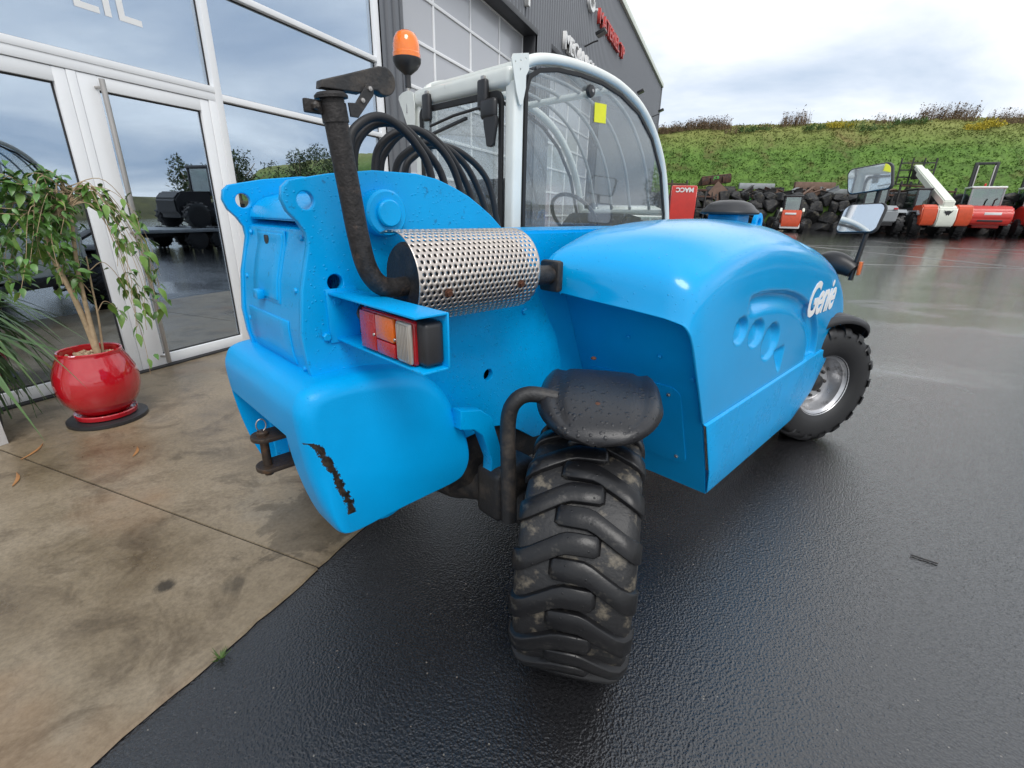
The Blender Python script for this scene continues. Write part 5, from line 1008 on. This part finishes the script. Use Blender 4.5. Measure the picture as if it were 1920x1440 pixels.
# red forklifts with tall masts
def forklift(X, D, rz, lab):
    t = att('rough_terrain_forklift', lab, 'forklift', X, D, gz(*yard(X, D).xy), rz, 'red forklifts parked at the bank')
    prism('counterweight', [(-.55, .62), (-.68, .95), (-.62, 1.35), (-.35, 1.62), (.9, 1.70), (1.5, 1.5), (1.5, .62)], -.95, .95, REDP, t, .08, 3)
    box('grille', (-.55, -.66, .80), (.55, -.60, .90), BLACK, t, .02); box('name_plate', (-.32, -.655, 1.16), (.42, -.63, 1.30), WHT, t, .01); tube('stack', [(.1, .1, 1.6), (.12, .1, 1.95), (.2, .0, 2.05)], .04, BLACK, t, 10)
    box('chassis', (-.6, -.2, .45), (.6, 3.0, .8), REDP, t, .05); cabin(t, -.80, .62, .85, 2.2, 1.62, 2.62, GREYM, WHITE, GFAR); lathe('beacon', [(.05, 2.74), (.06, 2.78), (.05, 2.88), (0, 2.9)], REDP, t, 12, Matrix.Translation((-.3, .9, 0)))
    for x in (-.48, .48): box('mast_rail', (x-.09, 2.9, .25), (x+.09, 3.12, 4.15), BLACK, t, .02); box('mast_inner', (x*.8-.03, 2.84, .3), (x*.8+.03, 2.9, 4.0), STEEL, t, .01)
    for z in (.5, 2.6, 4.05): box('mast_cross', (-.57, 2.93, z), (.57, 3.08, z+.14), BLACK, t, .02)
    for x in (-.3, .2): box('fork', (x, 3.2, .08), (x+.12, 4.4, .13), IRON, t, .01); box('fork_shank', (x, 3.13, .13), (x+.12, 3.2, .7), IRON, t, .01)
    for x in (-.98, .98):
        fwheel(t, x*.95, .25, .48, .34, RIM); fwheel(t, x, 2.75, .62, .42, RIM)
forklift(27.2, 29.2, R(-28), 'red rough terrain forklift with tall black mast next to the white telehandler'); forklift(29.9, 28.6, R(-28), 'second red rough terrain forklift parked past the first red one')
# small red skid loader, rear towards us
t = att('skid_loader', 'small red skid loader parked in front of the boulder wall', 'skid loader', 16.45, 30.2, gz(*yard(16.45, 30.2).xy), R(-24))
prism('rear_door', [(-.62, .28), (-.70, .7), (-.55, 1.22), (.1, 1.25), (.5, .9), (.5, .28)], -.50, .50, REDO, t, .04); box('lower_frame', (-.52, -.6, .2), (.52, 1.3, .5), WHT, t, .03); cabin(t, -.42, .42, .0, 1.0, 1.22, 1.95, BLACK, BLACK, GFAR)
for s_ in (-1, 1): prism('lift_arm', [(-.5, 1.15), (-.35, 1.35), (1.5, .75), (1.6, .4), (1.45, .4), (1.35, .65), (-.4, 1.1)], .52*s_, .64*s_, CREAM, t, .02)
box('name_plate', (-.36, -.665, .98), (.22, -.60, 1.08), WHT, t, .005)
for x in (-.68, .68):
    for y in (-.15, .85): fwheel(t, x, y, .37, .26, REDO)
bucket(t, 1.5, .5, .45, IRON); [setattr(c, 'location', (0, 1.9, .05)) for c in t.children if c.name.split('.')[0] in ('shell', 'cheek', 'top_beam', 'coupler_ear')]
# dark wheel loader half hidden behind the mirrors
t = att('wheel_loader', 'dark wheel loader with grey fenders parked behind the wing mirrors', 'loader', 20.6, 28.5, gz(*yard(20.6, 28.5).xy), R(-15))
prism('engine_cover', [(-.5, .7), (-.6, 1.3), (-.3, 1.55), (1.2, 1.6), (1.2, .7)], -.6, .6, GREYM, t, .06); cabin(t, -.55, .55, 1.3, 2.4, 1.5, 2.5, BLACK, BLACK, GFAR); box('chassis', (-.5, -.4, .5), (.5, 3.2, .85), BLACK, t, .03); box('lamp', (-.5, -.62, 1.35), (-.3, -.55, 1.45), LRED, t, .01); box('lamp', (.3, -.62, 1.35), (.5, -.55, 1.45), LRED, t, .01)
for x in (-.85, .85):
    for y in (.2, 2.6): fwheel(t, x, y, .6, .45, RIM); prism('fender', [(y-.6, 1.2), (y-.4, 1.36), (y+.5, 1.36), (y+.6, 1.25), (y+.45, 1.3), (y-.38, 1.3)], x-.22, x+.22, GREYM, t, 0)
# white car beyond the telehandler's cab
def car(X, D, rz, lab):
    t = att('parked_car', lab, 'car', X, D, gz(*yard(X, D).xy), rz); n = 14
    sec = [(-2.1, .55, .80, .62), (-2.05, .35, .95, .80), (-1.8, .28, 1.0, .86), (-1.2, .25, 1.02, .90), (0, .24, 1.02, .92), (1.0, .25, 1.0, .91), (1.6, .28, .95, .88), (1.95, .35, .86, .82), (2.08, .5, .75, .66)]
    V, F = [], []
    for y, zb, zt, w in sec:
        for k in range(16):
            a = 2*math.pi*k/16; c, s_ = math.cos(a), math.sin(a); V.append((w*math.copysign(abs(c)**.45, c), y, (zb+zt)/2+(zt-zb)/2*math.copysign(abs(s_)**.45, s_)))
    for j in range(len(sec)-1):
        for k in range(16): F.append((j*16+k, j*16+(k+1) % 16, (j+1)*16+(k+1) % 16, (j+1)*16+k))
    F += [tuple(range(15, -1, -1)), tuple(range((len(sec)-1)*16, len(sec)*16))]; b = fm('body', V, F, WHITE, t, 50)
    gh = [(-1.75, 1.0, .78), (-1.45, 1.45, .64), (-1.2, 1.60, .58), (-.3, 1.66, .58), (.3, 1.60, .58), (1.05, 1.0, .74)]
    V, F = [], []
    for y, z, w in gh: V += [(-w-.0*z, y, z), (w, y, z)]
    for i in range(1, len(gh)-2): F.append((2*i, 2*i+1, 2*i+3, 2*i+2))
    for k in (0, len(gh)-2): fm('windscreen', [V[2*k], V[2*k+1], V[2*k+3], V[2*k+2]], [(0, 1, 2, 3)], GFAR, t, 0)
    tubes('pillar', [([V[0], V[2]], .035), ([V[1], V[3]], .035), ([V[-4], V[-2]], .035), ([V[-3], V[-1]], .035)], WHITE, t, 8)
    rf = fm('roof', V, F, WHITE, t, 60); s = rf.modifiers.new('s', 'SOLIDIFY'); s.thickness = .03
    for sd_ in (-1, 1): fm('side_glass', [(sd_*.775, -1.65, 1.0), (sd_*.64, -1.38, 1.45), (sd_*.578, -.3, 1.63), (sd_*.578, .28, 1.57), (sd_*.735, .95, 1.0)], [(0, 1, 2, 3, 4)], GFAR, t, 0); box('wing_mirror', (sd_*.86-.1, .55, 1.0), (sd_*.86+.1, .68, 1.14), WHITE, t, .03, 3)
    for x in (-.80, .80):
        for y in (-1.35, 1.3): fwheel(t, x, y, .32, .2, RIM)
    for x in (-.6, .6): box('tail_light', (x-.14, -2.09, .72), (x+.14, -2.0, .86), LRED, t, .02)
car(2.35, 10.9, R(-8), 'white car parked beyond the blue telehandler, seen through its cab')
# ---- across the yard, seen only in the glass: a low trailer carrying a dark loader, and the far bank of trees
t = thing('low_trailer', 'low loader trailer parked across the yard, mirrored in the door glass', 'trailer', (8.6, 13.2, gz(8.6, 13.2)), R(0))
boxes('deck', [((-1.2, -3.2, .62), (1.2, 3.4, .74))], GREYST, t, .02); box('chassis', (-.5, -3.1, .45), (.5, 3.6, .62), IRON, t, .02)
for y in (-.9, .0, .9):
    for x in (-1.0, 1.0): fwheel(t, x, y, .38, .24, RIM)
for s_ in (-1, 1): box('ramp', (s_*.8-.25, -4.4, .0), (s_*.8+.25, -3.2, .08), IRON, t, .01, mtx=Matrix.Translation((0, -3.2, .7)) @ Matrix.Rotation(R(28), 4, 'X') @ Matrix.Translation((0, 3.2, -.04)))
t = thing('dark_loader', 'dark compact loader carried on the low trailer, mirrored in the door glass', 'loader', (8.6, 13.4, gz(8.6, 13.2)+.74), R(0))
prism('engine_cover', [(-1.3, .5), (-1.35, 1.0), (-1.1, 1.25), (.1, 1.3), (.1, .5)], -.55, .55, BLACK, t, .06); cabin(t, -.55, .55, .15, 1.2, 1.2, 2.1, BLACK, BLACK, GFAR); box('chassis', (-.5, -1.2, .35), (.5, 1.6, .7), BLACK, t, .03); tube('lift_arm', [(.4, -.2, 1.2), (.45, 1.2, 1.1), (.45, 1.9, .4)], .09, YFLOW, t, 8)
for x in (-.75, .75):
    for y in (-.75, 1.0): fwheel(t, x, y, .45, .34, RIM)
V, F = [], []
for i in range(60):
    y = -40+i*2.4
    for j, (x, z) in enumerate(((46, .0), (48, .9+.3*mn.noise((y*.2, 0, 0))), (52, 2.2+.6*mn.noise((y*.13, 3, 0))), (70, 2.6))): V.append((x, y, z))
    if i: 
        for j in range(3): k = i*4+j; F.append((k-4, k-3, k+1, k))
struct(fm('far_bank', V, F, mat('rough_bank', (.10, .095, .03), .8, var=.5, vscale=.6), None, 0))

TREEL = mat('tree_leaf', (.06, .085, .025), .6, var=.5, vscale=1.2)
def tree(x, y, h, lab):
    t = thing('tree', lab, 'tree', (x, y, gz(x, y)), 0, 'trees across the yard'); tube('trunk', [(0, 0, 0), (.1, 0, h*.3), (0, .1, h*.75)], [.22, .16, .05], BARK, t, 8, 3)
    tubes('limb', [([(0, 0, h*.3+.3*i), (math.cos(i*2.1)*h*.16, math.sin(i*2.1)*h*.16, h*.5+.25*i), (math.cos(i*2.1)*h*.26, math.sin(i*2.1)*h*.26, h*.6+.3*i)], [.07, .05, .02]) for i in range(5)], BARK, t, 6)
    V, F = [], []; cl_ = [(random.gauss(0, h*.15), random.gauss(0, h*.15), random.uniform(h*.35, h*.88), random.uniform(h*.10, h*.17)) for _ in range(16)]
    for _ in range(2600):
        c = random.choice(cl_); d = Vector([random.gauss(0, 1) for _ in range(3)]).normalized()*c[3]*random.uniform(.6, 1.1); p = Vector(c[:3])+d; e, f = [Vector([random.gauss(0, .12) for _ in range(3)]) for _ in range(2)]; k = len(V); V += [p, p+e, p+f]; F.append((k, k+1, k+2))
    fm('crown', V, F, TREEL, t, 0)
for x, y, h in ((33, 30.5, 5.6), (34, 36, 6.6), (33, 43, 7.6), (35, 51, 8.2)): tree(x, y, h, 'dark leafy tree across the yard, mirrored in the office glass')
